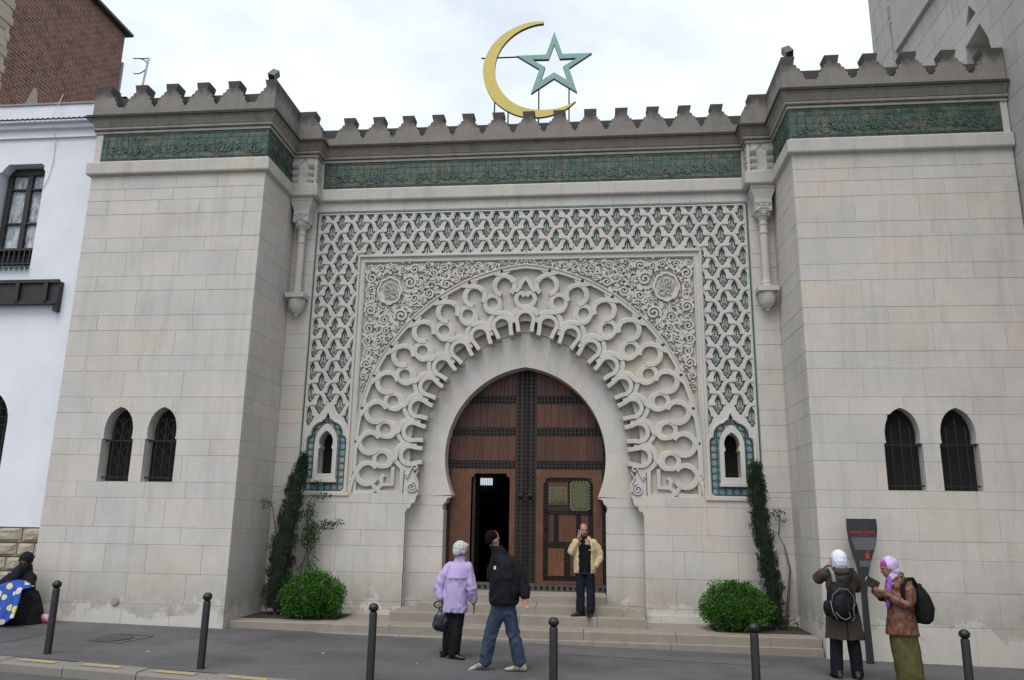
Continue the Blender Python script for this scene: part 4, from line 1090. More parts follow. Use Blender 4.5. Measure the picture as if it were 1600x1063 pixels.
# ---------------------------------------------------------------- steps
ST = empty('stone_steps', (CX, 14.4, 0), 0, 'worn tan stone steps rising to the studded door between the two bushes', 'steps')
def strow(x0, x1, y0, y1, z0, z1, lens, seed):
    rg = random.Random(seed); x = x0
    while x < x1 - .05:
        e = x + rg.uniform(*lens)
        if x1 - e < lens[0] * .5: e = x1
        m = MB(lambda u, v, w: (u, v, w)); m.block(x + .003, e - .003, y0 + rg.uniform(-.003, .003), y1, z0, z1, .012); F(m, 'step_stone', M_step, ST); x = e
strow(XL - .0, XR - .02, 13.84, 14.05, -.12, .061, (1.2, 2.0), 1)
strow(XL + .01, XR - .02, 13.925, 14.35, -.02, .205, (1.0, 1.9), 2)
strow(XL + .01, XR - .02, 14.353, 15.40, -.02, .203, (1.0, 1.9), 12)
strow(CX - 2.32, CX + 2.28, 14.50, 15.6, .15, .366, (1.0, 1.6), 3)
strow(CX - 1.86, CX + 1.88, 14.74, 15.6, .33, .516, (.9, 1.5), 4)
strow(CX - 1.60, CX + 1.60, 15.18, 16.1, .48, .653, (1.0, 1.6), 5)
# ---------------------------------------------------------------- crescent and star on the parapet
CS = empty('crescent_and_star', (-1.4, 16.2, 10.2), 0, 'yellow crescent and hollow green star standing on posts behind the battlements', 'emblem')
YE = 16.2
CO = [[-1.083, 13.542], [-1.309, 13.554], [-1.593, 13.497], [-1.901, 13.354], [-2.157, 13.165], [-2.358, 12.9], [-2.481, 12.605], [-2.52, 12.321], [-2.479, 12.007], [-2.37, 11.72], [-2.199, 11.462], [-1.968, 11.271], [-1.739, 11.138], [-1.487, 11.067], [-1.186, 11.046], [-0.937, 11.077], [-0.713, 11.15], [-0.515, 11.251], [-0.335, 11.422]]
CI = [[-1.082, 13.489], [-1.309, 13.467], [-1.591, 13.366], [-1.847, 13.191], [-2.049, 12.956], [-2.173, 12.704], [-2.227, 12.449], [-2.228, 12.222], [-2.171, 11.964], [-2.052, 11.734], [-1.896, 11.532], [-1.692, 11.384], [-1.489, 11.293], [-1.263, 11.242], [-1.038, 11.227], [-0.813, 11.242], [-0.614, 11.288], [-0.44, 11.372]]
SO_ = [[-0.832, 13.252], [-0.64, 12.655], [0.041, 12.645], [-0.49, 12.28], [-0.302, 11.645], [-0.836, 12.029], [-1.372, 11.66], [-1.180, 12.285], [-1.71, 12.66], [-1.026, 12.66]]
SI_ = [[-0.834, 12.921], [-0.707, 12.535], [-0.30, 12.535], [-0.63, 12.327], [-0.519, 11.965], [-0.836, 12.183], [-1.148, 11.975], [-1.042, 12.330], [-1.36, 12.545], [-0.962, 12.535]]
def smooth_poly(P, n=2):
    for _ in range(n):
        Q = [P[0]]
        for a, c in zip(P, P[1:]): Q += [(a[0] * .75 + c[0] * .25, a[1] * .75 + c[1] * .25), (a[0] * .25 + c[0] * .75, a[1] * .25 + c[1] * .75)]
        P = Q + [P[-1]]
    return P
me_y = smooth_poly([tuple(p) for p in CO]) + smooth_poly([tuple(p) for p in CI])[::-1]
def slab(P, H, name, mf, ms, dep=.09):
    q = MB(front(YE)); q.plate([P], H, -.004, 0); a = F(q, name, mf, CS)
    q = MB(front(YE)); q.plate([P], H, -dep, -.004, back=True); setp(q.build('edge', ms), a); return a
slab(me_y, [], 'crescent', M_yellow, M_yelside)
slab([tuple(p) for p in SO_], [[tuple(p) for p in SI_]], 'star', M_star, M_starside)
for x, z1 in ((-2.22, 11.49), (-1.19, 11.79), (-.49, 11.76), (-1.9, 11.25), (-.75, 11.2)):
    q = MB(); q.tube([(x, YE + .05, 10.15), (x, YE + .05, z1)], .018, 6); F(q, 'post', M_iron, CS)
q = MB(); q.tube([(-2.56, YE + .05, 12.66), (-1.66, YE + .05, 12.655)], .018, 6); F(q, 'tie_rod', M_iron, CS)
# floodlights
for x, y, z, ry, lb in ((-6.52, 13.86, 10.88, .35, 'small black floodlight on the left pavilion corner merlon'), (3.80, 13.86, 10.88, -.35, 'small black floodlight on the right pavilion corner merlon')):
    e = empty('floodlight', (x, y, z - .08), 0, lb, 'floodlight', 'floodlights on the battlements')
    q = MB(); rot = Matrix.Rotation(ry, 3, 'Y') @ Matrix.Rotation(-.5, 3, 'X')
    bx = MB(); bx.block(-.075, .075, -.07, .07, -.11, .11, .02); q.add([Vector((x, y, z + .06)) + rot @ Vector(v) for v in bx.v], bx.f, raw=True); F(q, 'housing', simple('floodlight_housing', (.02, .022, .03), .4), e)
    q = MB(); q.tube([(x, y, z - .19), (x, y, z + .03)], .015, 6); F(q, 'bracket', M_iron, e)
# ---------------------------------------------------------------- tower on the right
TW = empty('minaret_tower', (9, 15, 0), 0, 'massive plain stone tower wall rising beyond the right pavilion', 'tower')
TX = 7.62
MT = lambda u, v, w: (TX - w, u, v)       # u = y, towards the camera is smaller y
N1 = [(14.03, 10.2), (14.03, 10.85), (14.08, 11.20), (14.18, 11.45), (14.31, 11.66), (14.95, 11.66), (14.95, 10.2)]
N1 = [(14.02, 10.0), (14.02, 10.85), (14.08, 11.2), (14.31, 11.67), (14.93, 11.55), (14.95, 11.0), (14.95, 10.0)]
N2 = [(14.40, 11.97), (14.62, 12.30), (14.82, 11.95), (14.81, 11.90)]
q = MB(MT); q.plate([[(8.0, -.3), (18.0, -.3), (18.0, 13.46), (8.0, 13.46)]], [[(p[0] + (.02 if p[0] > 14.5 else -.02), p[1] + .02) for p in N] for N in (N1, N2)], -.55, -.008); F(q, 'wall_core', M_mortar, TW)
q = MB(MT); q.box(13.9, 15.1, 9.9, 12.4, -.60, -.56); F(q, 'recess_back', M_minaret, TW)
lv = [7.0, 7.5, 8.0, 8.55, 9.1, 9.65, 10.2, 10.75, 11.3, 11.85, 12.4, 12.95, 13.46]
rg = random.Random(77)
for z0, z1 in zip(lv, lv[1:]):
    y = 8.0 + rg.uniform(-.8, 0)
    while y < 18:
        e = min(18.0, y + rg.uniform(1.0, 1.5)); q = MB(MT)
        a = max(y, 8.0)
        hs = [h for h in (N1, N2) if not (max(p[0] for p in h) < a or min(p[0] for p in h) > e or max(p[1] for p in h) < z0 or min(p[1] for p in h) > z1)]
        bx = (a + .004, e - .004, z0 + .004, z1 - .004)
        if hs: q.plate([[(bx[0], bx[2]), (bx[1], bx[2]), (bx[1], bx[3]), (bx[0], bx[3])]], hs, -.3, 0)
        else: q.block(*bx, -.1, 0, .004)
        if q.f and e - a > .05:
            for q_ in split(q): F(q_, 'stone_block', M_minaret, TW)
        y = e
q = MB(MT); q.box(8.0, 18.0, 13.46, 20, -.3, .10); F(q, 'upper_wall', M_minaret, TW)
q = MB(MT); q.box(18.25, 19.47, 5, 20, -.3, .04)
F(q, 'corner_pilaster', M_minaret, TW)
for k in range(12):
    q = MB(MT); q.block(18.26, 19.46, 9.0 + k * .8, 9.79 + k * .8, .0, .05, .004); F(q, 'stone_block', M_minaret, TW)
q = MB(); q.lathe([(.09, 12.0), (.09, 14.35), (.12, 14.37), (.12, 14.43), (.09, 14.45), (.10, 14.6), (.16, 14.8), (.16, 14.95)], (TX + .02, 18.12, 0), 14); F(q, 'colonnette', M_minaret, TW)
q = MB(); q.box(TX + .62, 14, 8.05, 19.4, -.3, 20); q.box(TX + .36, 14, 18.0, 19.4, -.3, 20); F(q, 'tower_mass', M_minaret, TW)
# ---------------------------------------------------------------- white house on the left
WHs = empty('white_house', (-14, 14.2, 0), 0, 'white plastered house with dark framed window and green tiled eave at the left edge', 'house')
YH = 14.20; MH_ = front(YH)
wo = [(-12.62, 6.98), (-12.62, 9.08), (-12.55, 9.12), (-12.50, 9.2), (-12.42, 9.28), (-11.66, 9.28), (-11.60, 9.22), (-11.60, 9.14), (-11.56, 9.10), (-11.56, 6.98)]
ao = [(-12.9, 1.9), (-12.9, 3.75)] + arc(-12.2, 3.75, .70, PI, 0, 16) + [(-11.5, 1.9)]
q = MB(MH_); q.plate([[(-30, 1.74), (-10.17, 1.74), (-10.17, 10.66), (-30, 10.66)]], [wo, ao], -.45, 0); F(q, 'plaster_wall', M_white, WHs)
q = MB(); q.box(-30, -10.17, YH + .44, 16.2, 0, 10.64); F(q, 'house_mass', M_white, WHs)
q = MB(MH_); q.box(-30, -10.17, 10.66, 10.70, -.5, .03); F(q, 'coping', simple('grey_flashing', (.25, .24, .24), .6), WHs)
q = MB(MH_); q.box(-30, -10.17, 10.07, 10.17, 0, .09); q.box(-30, -10.17, 9.86, 9.90, 0, .05); F(q, 'moulding', M_white, WHs)
tq = MB(); P = arc(0, 0, .055, 0, PI, 6); 
tq.add([(p[0], 0, p[1]) for p in P] + [(p[0] * .9, .24, p[1] * .9 + .09) for p in P] + [(p[0] * .72, 0, p[1] * .72) for p in P], [(k, k + 1, k + 8, k + 7) for k in range(6)] + [(k, k + 14, k + 15, k + 1) for k in range(6)])
to = tq.build('roof_tile', simple('green_glazed_tile', (.03, .07, .05), .35, 0, .6, 7)); tme = to.data; bpy.data.objects.remove(to)
for k in range(26):
    o = bpy.data.objects.new('roof_tile', tme); COL.objects.link(o); setp(o, WHs); o.location = (-10.24 - k * .118, YH - .20, 10.19)
q = MB(MH_); q.box(-30, -10.18, 10.17, 10.20, 0, .19); F(q, 'eave_board', M_white, WHs)
# window
q = MB(MH_); q.plate([[(-12.56, 7.38), (-11.58, 7.38), (-11.58, 9.26), (-12.56, 9.26)]], [[(-12.46, 7.46), (-12.11, 7.46), (-12.11, 9.12), (-12.46, 9.12)], [(-12.0, 7.46), (-11.66, 7.46), (-11.66, 9.12), (-12.0, 9.12)]], -.32, -.22); wf = F(q, 'window_frame', M_darkwood, WHs)
for z in (8.0, 8.78): 
    q = MB(MH_); q.box(-12.46, -11.66, z, z + .035, -.28, -.23); setp(q.build('glazing_bar', M_darkwood), wf)
q = MB(MH_); q.box(-12.62, -12.42, 6.98, 9.28, -.44, -.24); setp(q.build('jamb', M_white), wf) if 0 else None
gm = NT('window_glass_with_curtain'); n = gm.noise(5, 5, .7, sc=(3, 1, .8)); gm.col(gm.ramp(n, [(.35, (.10, .11, .13)), (.55, (.42, .45, .50)), (.7, (.60, .63, .68))])); gm.end(.12)
for a, c in ((-12.46, -12.11), (-12.0, -11.66)):
    for z0, z1 in ((7.46, 8.0), (8.035, 8.78), (8.815, 9.12)):
        q = MB(MH_); q.box(a, c, z0, z1, -.30, -.29); setp(q.build('pane', gm.mat), wf)
q = MB(MH_); q.box(-12.62, -11.58, 7.03, 7.06, -.3, -.02); q.box(-12.62, -11.58, 7.33, 7.37, -.3, -.02); q.box(-12.62, -11.58, 7.06, 7.33, -.28, -.2)
for k in range(9): q.box(-12.58 + k * .115, -12.55 + k * .115, 7.05, 7.34, -.06, -.03)
F(q, 'balcony_rail', M_darkwood, WHs)
for k in range(9):
    o = bpy.data.objects.new('sill_tile', tme); COL.objects.link(o); setp(o, WHs); o.location = (-11.62 - k * .118, YH - .09, 6.90); o.scale = (1, .5, .8)
# dark panelled timber beam
bm = MB(MH_); bm.box(-16, -10.74, 6.14, 6.60, 0, .12); bo = F(bm, 'timber_beam', M_darkwood, WHs)
q = MB(MH_); q.box(-16, -10.74, 6.56, 6.63, .12, .17); q.box(-16, -10.74, 6.12, 6.18, .12, .16); q.box(-10.83, -10.74, 5.98, 6.14, .0, .12); setp(q.build('beam_moulding', M_darkwood), bo)
for x in (-11.0, -11.62, -12.24, -12.86):
    q = MB(MH_); q.box(x - .04, x + .04, 6.16, 6.58, .12, .18); setp(q.build('beam_bracket', M_darkwood), bo)
q = MB(MH_); q.box(-13.1, -11.3, 1.7, 4.7, -.43, -.40); F(q, 'dark_arched_window', M_void, WHs)
q = MB(MH_)
for k in range(10): q.box(-12.9 + k * .15, -12.88 + k * .15, 1.9, 4.45, -.2, -.18)
for k in range(16): q.box(-12.9, -11.5, 1.95 + k * .16, 1.965 + k * .16, -.2, -.18)
F(q, 'window_grille', M_iron, WHs)
# cable hanging down the plaster
q = MB(); q.tube([(-11.42, YH - .02, 10.9), (-11.44, YH - .20, 10.25), (-11.42, YH - .02, 9.8), (-11.40, YH - .02, 9.3), (-11.46, YH - .02, 8.9), (-11.55, YH - .02, 8.7)], .007, 5); F(q, 'cable', simple('white_cable', (.5, .5, .52), .5), WHs)
# rubble base, each stone apart
q = MB(MH_); q.box(-16, -10.17, -.2, 1.74, -.3, -.05); F(q, 'base_core', simple('dark_joint', (.09, .075, .06), .9), WHs)
z = .0; r_ = 0; rg = random.Random(2)
for z0, z1 in ((.02, .30), (.32, .62), (.64, .92), (.94, 1.18), (1.2, 1.44), (1.46, 1.73)):
    x = -10.18 - (.14 if r_ % 2 else 0)
    if r_ % 2: xs = [(-10.31, -10.18)]
    else: xs = []
    while x > -13.2:
        l = rg.uniform(.34, .56); xs.append((x - l + .022, x)); x -= l
    for a, c in xs:
        if c - a < .05: continue
        n = 5; vs = []; q = MB(MH_)
        for j in range(n + 1):
            for i in range(n + 1):
                u = a + (c - a) * i / n; v = z0 + (z1 - z0) * j / n; e = 0 if i in (0, n) or j in (0, n) else 1
                vs.append((u + (0 if e else 0), v, -.03 + e * (.045 + .035 * noise.noise((u * 9, v * 9, 3)))))
        m = len(vs); ed = [i for i in range(n + 1)] + [j * (n + 1) + n for j in range(1, n + 1)] + [n * (n + 1) + i for i in range(n - 1, -1, -1)] + [j * (n + 1) for j in range(n - 1, 0, -1)]
        vs += [(vs[i][0], vs[i][1], -.12) for i in ed]
        fs = [(j * (n + 1) + i, j * (n + 1) + i + 1, (j + 1) * (n + 1) + i + 1, (j + 1) * (n + 1) + i) for j in range(n) for i in range(n)]
        fs += [(ed[k], m + k, m + (k + 1) % len(ed), ed[(k + 1) % len(ed)]) for k in range(len(ed))]
        q.add(vs, fs); F(q, 'rubble_stone', M_rubble, WHs)
    r_ += 1
# ---------------------------------------------------------------- brick house behind
BH = empty('brick_house', (-18, 19, 0), 0, 'tall dark red brick gable wall behind the white house, with a pale stone quoin', 'house')
t = NT('old_red_brick')
g = t.node('ShaderNodeNewGeometry'); mp_ = t.node('ShaderNodeMapping'); mp_.inputs['Rotation'].default_value = (0, 0, 0)
sp_ = t.node('ShaderNodeSeparateXYZ'); t.l.new(g.outputs['Position'], sp_.inputs[0]); cb = t.node('ShaderNodeCombineXYZ'); t.l.new(sp_.outputs['Y'], cb.inputs[0]); t.l.new(sp_.outputs['Z'], cb.inputs[1])
br = t.node('ShaderNodeTexBrick', i_Scale=1.0, i_Mortar_Size=.016, i_Brick_Width=.26, i_Row_Height=.10, i_Bias=-.1, i_Mortar_Smooth=.2)
br.inputs['Color1'].default_value = (.22, .075, .045, 1); br.inputs['Color2'].default_value = (.085, .040, .032, 1); br.inputs['Mortar'].default_value = (.23, .18, .14, 1)
t.l.new(cb.outputs[0], br.inputs['Vector'])
c = t.mix(t.ramp(t.noise(2.6, 7, .75), [(.36, g3(.6)), (.52, g3(0))]), br.outputs['Color'], (.045, .030, .026))
c = t.mix(t.ramp(t.noise(9, 4, .7), [(.58, g3(0)), (.70, g3(.6))]), c, (.30, .115, .06))
t.col(c); t.bump(br.outputs['Fac'], -.6, .01); M_brick = t.end(.9)
q = MB(); q.box(-30, -15, 16.35, 20.9, 8, 17.15); F(q, 'brick_wall', M_brick, BH)
q = MB(); q.box(-30, -14.97, 14.8, 16.36, 8, 17.6)
F(q, 'stone_quoin', M_rubble, BH)
for k in range(30):
    q = MB(lambda u, v, w: (-14.97 + w, u, v)); z0 = 10.4 + k * .23; q.block(15.6, 16.30 + (.10 if k % 2 else -.06), z0, z0 + .22, -.05, .02 + .01 * (k % 3), .01); F(q, 'quoin_stone', M_rubble, BH)
q = MB(); q.box(-30, -14.8, 14.6, 21.05, 17.15, 17.23); F(q, 'roof_edge', simple('zinc_edge', (.03, .035, .045), .5), BH)
q = MB(lambda u, v, w: (-15 + w, u, v)); q.plate([[(17.15, 11.6), (17.75, 11.6), (17.72, 12.9), (17.62, 13.25), (17.5, 13.2), (17.3, 12.6)]], [], 0, .012); F(q, 'plaster_patch', M_rubble, BH)
q = MB(); q.tube([(-15.03, 21.0, 16.2), (-15.03, 21.0, 14.0)], .05, 6); F(q, 'drainpipe', simple('zinc_pipe', (.25, .25, .28), .5), BH)
AN = empty('low_annex', (-15, 23, 0), 0, 'low stone annex with steep dark roof behind the left battlements', 'annex')
q = MB(); q.add([(-15, 21.2, 8), (-15, 26, 8), (-15, 26, 14.5), (-15, 21.2, 14.9), (-22, 21.2, 8), (-22, 26, 8), (-22, 26, 14.5), (-22, 21.2, 14.9)], [(0, 1, 2, 3), (0, 3, 7, 4), (4, 5, 6, 7), (1, 5, 6, 2)]); F(q, 'wall', M_rubble, AN)
q = MB(); q.add([(-14.8, 21.1, 15.05), (-14.8, 26.2, 14.6), (-22, 26.2, 14.6), (-22, 21.1, 15.05), (-14.8, 21.1, 14.9), (-14.8, 26.2, 14.45)], [(0, 1, 2, 3), (0, 4, 5, 1)]); F(q, 'roof', simple('dark_slate', (.03, .032, .035), .6), AN)
AT = empty('antenna', (-14.6, 21.3, 15), 0, 'thin pale antenna bracket with ring beside the brick wall top', 'antenna')
q = MB(); q.tube([(-14.7, 21.6, 15.1), (-14.55, 21.6, 16.75)], .035, 6); F(q, 'mast', simple('pale_metal', (.5, .5, .55), .4), AT)
q = MB(); q.tube([(-14.9 + .32 * math.cos(a), 21.6, 16.45 + .28 * math.sin(a)) for a in [R_(-110) + R_(190) * i / 12 for i in range(13)]], .018, 5); q.tube([(-15.1, 21.6, 16.75), (-14.55, 21.6, 16.72)], .018, 5); F(q, 'ring_arm', M_iron, AT)

# ---------------------------------------------------------------- bollards
bl = ['black ball-topped bollard nearest the seated veiled figure, leftmost of the row', 'black ball-topped bollard in front of the left pavilion near its round vent cap', 'black ball-topped bollard just left of the couple walking past', 'black ball-topped bollard below the bearded man on the steps', 'black ball-topped bollard in front of the right bush and cypress', 'black ball-topped bollard right of the woman reading a book']
BP = [(-7.57, 10.78), (-5.12, 10.37), (-2.735, 9.95), (-.465, 9.40), (1.83, 9.72), (4.29, 10.08)]
q = MB(); q.lathe([(.052, -.1), (.052, .0), (.049, .02), (.048, .855), (.044, .868), (.034, .872)], (0, 0, 0), 20); bp_ = q.build('post', M_black, smooth=True).data
q = MB(); q.lathe([(.030, .868), (.034, .878)] + [(.062 * math.cos(a), .925 + .056 * math.sin(a)) for a in [R_(-55 + 144 * i / 12) for i in range(13)]], (0, 0, 0), 20); bb_ = q.build('ball', M_black, smooth=True).data
for nme in ('post', 'ball'): bpy.data.objects.remove(bpy.data.objects[nme]) if nme in bpy.data.objects and bpy.data.objects[nme].parent is None else None
for (x, y), l, hs in zip(BP, bl, (1.0, .97, .975, .97, .97, .965)):
    e = empty('bollard', (x, y, gz(x)), 0, l, 'bollard', 'black bollards along the kerb'); e.scale = (1, 1, hs)
    for nm, m in (('post', bp_), ('ball', bb_)):
        o = bpy.data.objects.new(nm, m); COL.objects.link(o); o.parent = e
for o in list(COL.objects):
    if o.name.startswith(('post', 'ball')) and o.type == 'MESH' and o.parent is None: bpy.data.objects.remove(o)
# ---------------------------------------------------------------- history plaque
SG = empty('history_plaque', (4.28, 13.45, gz(4.28)), 0, 'black paddle-shaped history plaque with red title on a slim stem by the right pavilion', 'plaque')
YS = 13.45
so = [(4.093, 2.125), (4.558, 2.128), (4.562, 1.98), (4.545, 1.836), (4.52, 1.72), (4.484, 1.616), (4.43, 1.48), (4.379, 1.307), (4.35, 1.15), (4.325, .95), (4.33, .6), (4.345, -.08), (4.232, -.08), (4.231, .6), (4.235, .94), (4.22, 1.2), (4.19, 1.42), (4.15, 1.55), (4.11, 1.75), (4.089, 1.95)]
q = MB(front(YS)); q.plate([so], [], -.035, 0, back=True); sgn = F(q, 'panel', simple('charcoal_enamel', (.022, .023, .025), .35, 0, .15), SG)
M_redp = simple('red_lettering', (.42, .025, .018), .5, 0, .05); M_greyp = simple('grey_lettering', (.26, .27, .28), .5, 0, .05)
def text(s_, x, z, size, mat, y, name='lettering', bold=0):
    c_ = bpy.data.curves.new('t', 'FONT'); c_.body = s_; c_.size = size; c_.align_x = 'CENTER'; c_.extrude = .0008; c_.offset = bold
    o = bpy.data.objects.new('t', c_); COL.objects.link(o); bpy.context.view_layer.update()
    me = bpy.data.meshes.new_from_object(o.evaluated_get(bpy.context.evaluated_depsgraph_get())); bpy.data.objects.remove(o)
    me.transform(Matrix.Translation((x, y, z)) @ Matrix.Rotation(PI / 2, 4, 'X')); me.materials.clear(); me.materials.append(mat)
    o = bpy.data.objects.new(name, me); COL.objects.link(o); return o
setp(text('Histoire de Paris', 4.325, 1.90, .056, M_redp, YS - .0022, 'title_lettering', .0012), SG)
setp(text('La Mosquée', 4.33, 1.858, .034, M_redp, YS - .0022, 'subtitle_lettering'), SG)
q = MB(front(YS)); q.ribbon(bez((4.27, 1.985), (4.31, 2.05), (4.34, 1.96), (4.40, 2.045)), .008, 0, .002); q.ribbon(bez((4.29, 2.02), (4.32, 1.98), (4.36, 2.03), (4.38, 1.99)), .006, 0, .002); q.ribbon([(4.29, 1.975), (4.36, 1.985)], .005, 0, .002)
F(q, 'emblem', simple('dull_red_emblem', (.16, .03, .03), .5), SG)
q = MB(front(YS)); q.plate([[(4.345, 1.50), (4.40, 1.50), (4.41, 1.56), (4.385, 1.60), (4.375, 1.64), (4.365, 1.60), (4.34, 1.57)]], [], 0, .002); F(q, 'red_ship_mark', M_redp, SG)
q = MB(front(YS)); rr = random.Random(4)
def tl_(x0, x1, z):
    u = x0
    while u < x1:
        g = rr.uniform(.008, .035); q.box(u, min(u + g, x1), z, z + .0065, 0, .0018); u += g + .006
q.box(4.15, 4.545, 1.832, 1.835, 0, .0018)
for k in range(12): tl_(4.14 + k * .005, 4.535 - k * .0035, 1.815 - k * .0155)
for k in range(6): tl_(4.245, 4.42 - k * .006, 1.46 - k * .0155)
F(q, 'small_print', M_greyp, SG, kind='stuff')

# ---------------------------------------------------------------- planting
def foliage(name, base, var=.5, sc=14):
    t = NT(name); n = t.noise(sc, 3, .6); g_ = t.node('ShaderNodeNewGeometry')
    c = t.ramp(n, [(.3, tuple(x * (1 - var) for x in base)), (.55, base), (.75, (base[0] * (1 + var * 1.2), base[1] * (1 + var), base[2] * (1 + var * .6)))])
    c = t.mix(1, c, t.ramp(g_.outputs['Random Per Island'], [(0, g3(.65)), (1, g3(1.35))]), 'MULTIPLY')
    t.col(c); m = t.end(.45); t.b.inputs['Subsurface Weight'].default_value = 0
    tr = t.node('ShaderNodeBsdfTranslucent'); t.l.new(c, tr.inputs['Color']); ms = t.node('ShaderNodeMixShader'); ms.inputs[0].default_value = .25
    out = t.n['Material Output']; t.l.new(t.b.outputs[0], ms.inputs[1]); t.l.new(tr.outputs[0], ms.inputs[2]); t.l.new(ms.outputs[0], out.inputs['Surface']); return m
M_bush = foliage('bright_bush_leaves', (.040, .145, .006), .6, 9)
M_cyp = foliage('dark_conifer_sprays', (.022, .045, .018), .5, 16)
M_vine = foliage('green_vine_leaves', (.05, .11, .03), .4, 12)
M_bark = simple('brown_bark', (.10, .07, .05), .9, 0, .4, 20, .8, 40)
def leaf(vs, fs, p, d, up, l, w):
    s_ = d.cross(up).normalized() * w; n = len(vs); m = p + d * l * .5 + up * l * .08
    vs += [p, m + s_, p + d * l, m - s_]; fs += [(n, n + 1, n + 2, n + 3)]
def rv(rg): 
    while 1:
        v = Vector((rg.uniform(-1, 1), rg.uniform(-1, 1), rg.uniform(-1, 1)))
        if .05 < v.length < 1: return v.normalized()
def bush(c, r, lab, seed, notch=None):
    e = empty('round_bush', (c[0], c[1], .205), 0, lab, 'bush', 'clipped round bushes'); rg = random.Random(seed); vs = []; fs = []
    cp = [(Vector(c) + Vector((v.x * r[0], v.y * r[1], v.z * r[2])) * rg.uniform(.76, .95) * (1 + .16 * noise.noise((v.x * 1.7 + seed, v.y * 1.7, v.z * 1.7))), rg.uniform(.06, .13)) for v in [rv(rg) for _ in range(420)] if v.z > -.75]
    for cc, cr_ in cp:
        for _ in range(46):
            v = rv(rg); p = cc + v * cr_ * rg.uniform(.5, 1.0)
            if p.z < .21: continue
            d = (v + rv(rg) * .8 + Vector((0, 0, .3))).normalized(); leaf(vs, fs, p, d, rv(rg), rg.uniform(.03, .05), rg.uniform(.008, .013))
    b = MB(); b.add(vs, fs, raw=True); b.build('foliage', M_bush, None, kind='stuff'); setp(COL.objects[-1], e)
    q = MB(); q.tube([(c[0], c[1], .2), (c[0] + .02, c[1], c[2])], .05, 6)
    for k in range(8): v = rv(rg); q.tube([(c[0], c[1], .3), (c[0] + v.x * r[0] * .6, c[1] + v.y * r[1] * .6, c[2] + .1)], .015, 5)
    F(q, 'trunk', M_bark, e)
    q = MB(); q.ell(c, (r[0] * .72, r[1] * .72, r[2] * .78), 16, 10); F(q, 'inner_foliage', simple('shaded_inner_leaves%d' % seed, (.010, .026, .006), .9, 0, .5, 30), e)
bush((-5.20, 14.62, .57), (.60, .52, .42), 'dense green clipped bush left of the door, below the tall cypress', 1)
bush((2.46, 14.62, .58), (.58, .52, .43), 'dense green clipped bush right of the door, left of the slim cypress', 2)
def cypress(spine, wid, lab, seed, n=17000):
    e = empty('cypress', (spine[0][0], spine[0][1], .205), 0, lab, 'cypress', 'slim cypresses beside the gate'); rg = random.Random(seed); vs = []; fs = []
    def at(z):
        for (a, b_), (w0, w1) in zip(zip(spine, spine[1:]), zip(wid, wid[1:])):
            if a[2] <= z <= b_[2]:
                t = (z - a[2]) / (b_[2] - a[2]); return a[0] + (b_[0] - a[0]) * t, a[1] + (b_[1] - a[1]) * t, w0 + (w1 - w0) * t
        return spine[-1][0], spine[-1][1], .03
    cl = []
    for _ in range(420):
        z = rg.uniform(spine[0][2] + .1, spine[-1][2]); x, y, w = at(z); a = rg.uniform(0, 2 * PI); q = math.sqrt(rg.random()) * w * .85
        cl.append((Vector((x + q * math.cos(a), y + q * math.sin(a) * .9, z)), rg.uniform(.04, .075)))
    for cc, cr_ in cl:
        for _ in range(n // 420):
            v = rv(rg); p = cc + Vector((v.x, v.y, v.z * 1.8)) * cr_ * rg.uniform(.4, 1.1); d = (Vector((v.x * .5, v.y * .5, 1.1)) + rv(rg) * .35).normalized()
            leaf(vs, fs, p, d, rv(rg), rg.uniform(.035, .07), rg.uniform(.004, .009))
    b = MB(); b.add(vs, fs, raw=True); b.build('foliage', M_cyp, None, kind='stuff'); setp(COL.objects[-1], e)
    q = MB(); q.tube([Vector(p) for p in spine[:-1]], [.04, .035, .03, .02, .012][:len(spine) - 1], 6)
    for _ in range(50):
        z = rg.uniform(.4, spine[-1][2] - .4); x, y, w = at(z); a = rg.uniform(0, 2 * PI); q.tube([(x, y, z), (x + w * .8 * math.cos(a), y + w * .8 * math.sin(a), z + .18)], .006, 4)
    F(q, 'trunk', M_bark, e)
    q = MB(); n_ = 12; rings = []
    for i in range(n_):
        z = .35 + (spine[-1][2] - .55) * i / (n_ - 1); x, y, w = at(z); rings.append(((x, y, z), (w * .55, 0, 0), (0, w * .55, 0)))
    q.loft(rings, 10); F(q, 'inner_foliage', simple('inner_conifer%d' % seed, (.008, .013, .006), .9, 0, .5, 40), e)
cypress([(-5.96, 14.8, .2), (-5.97, 14.8, .7), (-5.92, 14.8, 1.35), (-5.83, 14.85, 2.1), (-5.74, 14.9, 2.75), (-5.67, 14.95, 3.20)], [.24, .29, .29, .25, .18, .04], 'tall leaning cypress rising behind the left bush', 3)
cypress([(3.20, 14.8, .2), (3.17, 14.8, .7), (3.10, 14.82, 1.3), (3.03, 14.86, 1.9), (2.99, 14.9, 2.5), (2.98, 14.93, 3.06)], [.18, .20, .195, .195, .18, .12], 'narrow cypress column to the right of the right bush', 4)
def vine(name, lab, stems, tufts, seed, ll=(.04, .07)):
    e = empty(name, (*stems[0][0][:2], .205), 0, lab, 'shrub'); rg = random.Random(seed); q = MB()
    for s_ in stems: q.tube(s_, [.014 - .009 * i / (len(s_) - 1) for i in range(len(s_))], 5)
    F(q, 'stem', M_bark, e); vs = []; fs = []
    for c, r, n in tufts:
        for _ in range(n):
            v = rv(rg); p = Vector(c) + Vector((v.x * r[0], v.y * r[1], v.z * r[2])) * rg.random() ** .5; leaf(vs, fs, p, (v + rv(rg)).normalized(), rv(rg), rg.uniform(*ll), rg.uniform(.010, .018))
    b = MB(); b.add(vs, fs, raw=True); b.build('foliage', M_vine, None, kind='stuff'); setp(COL.objects[-1], e)
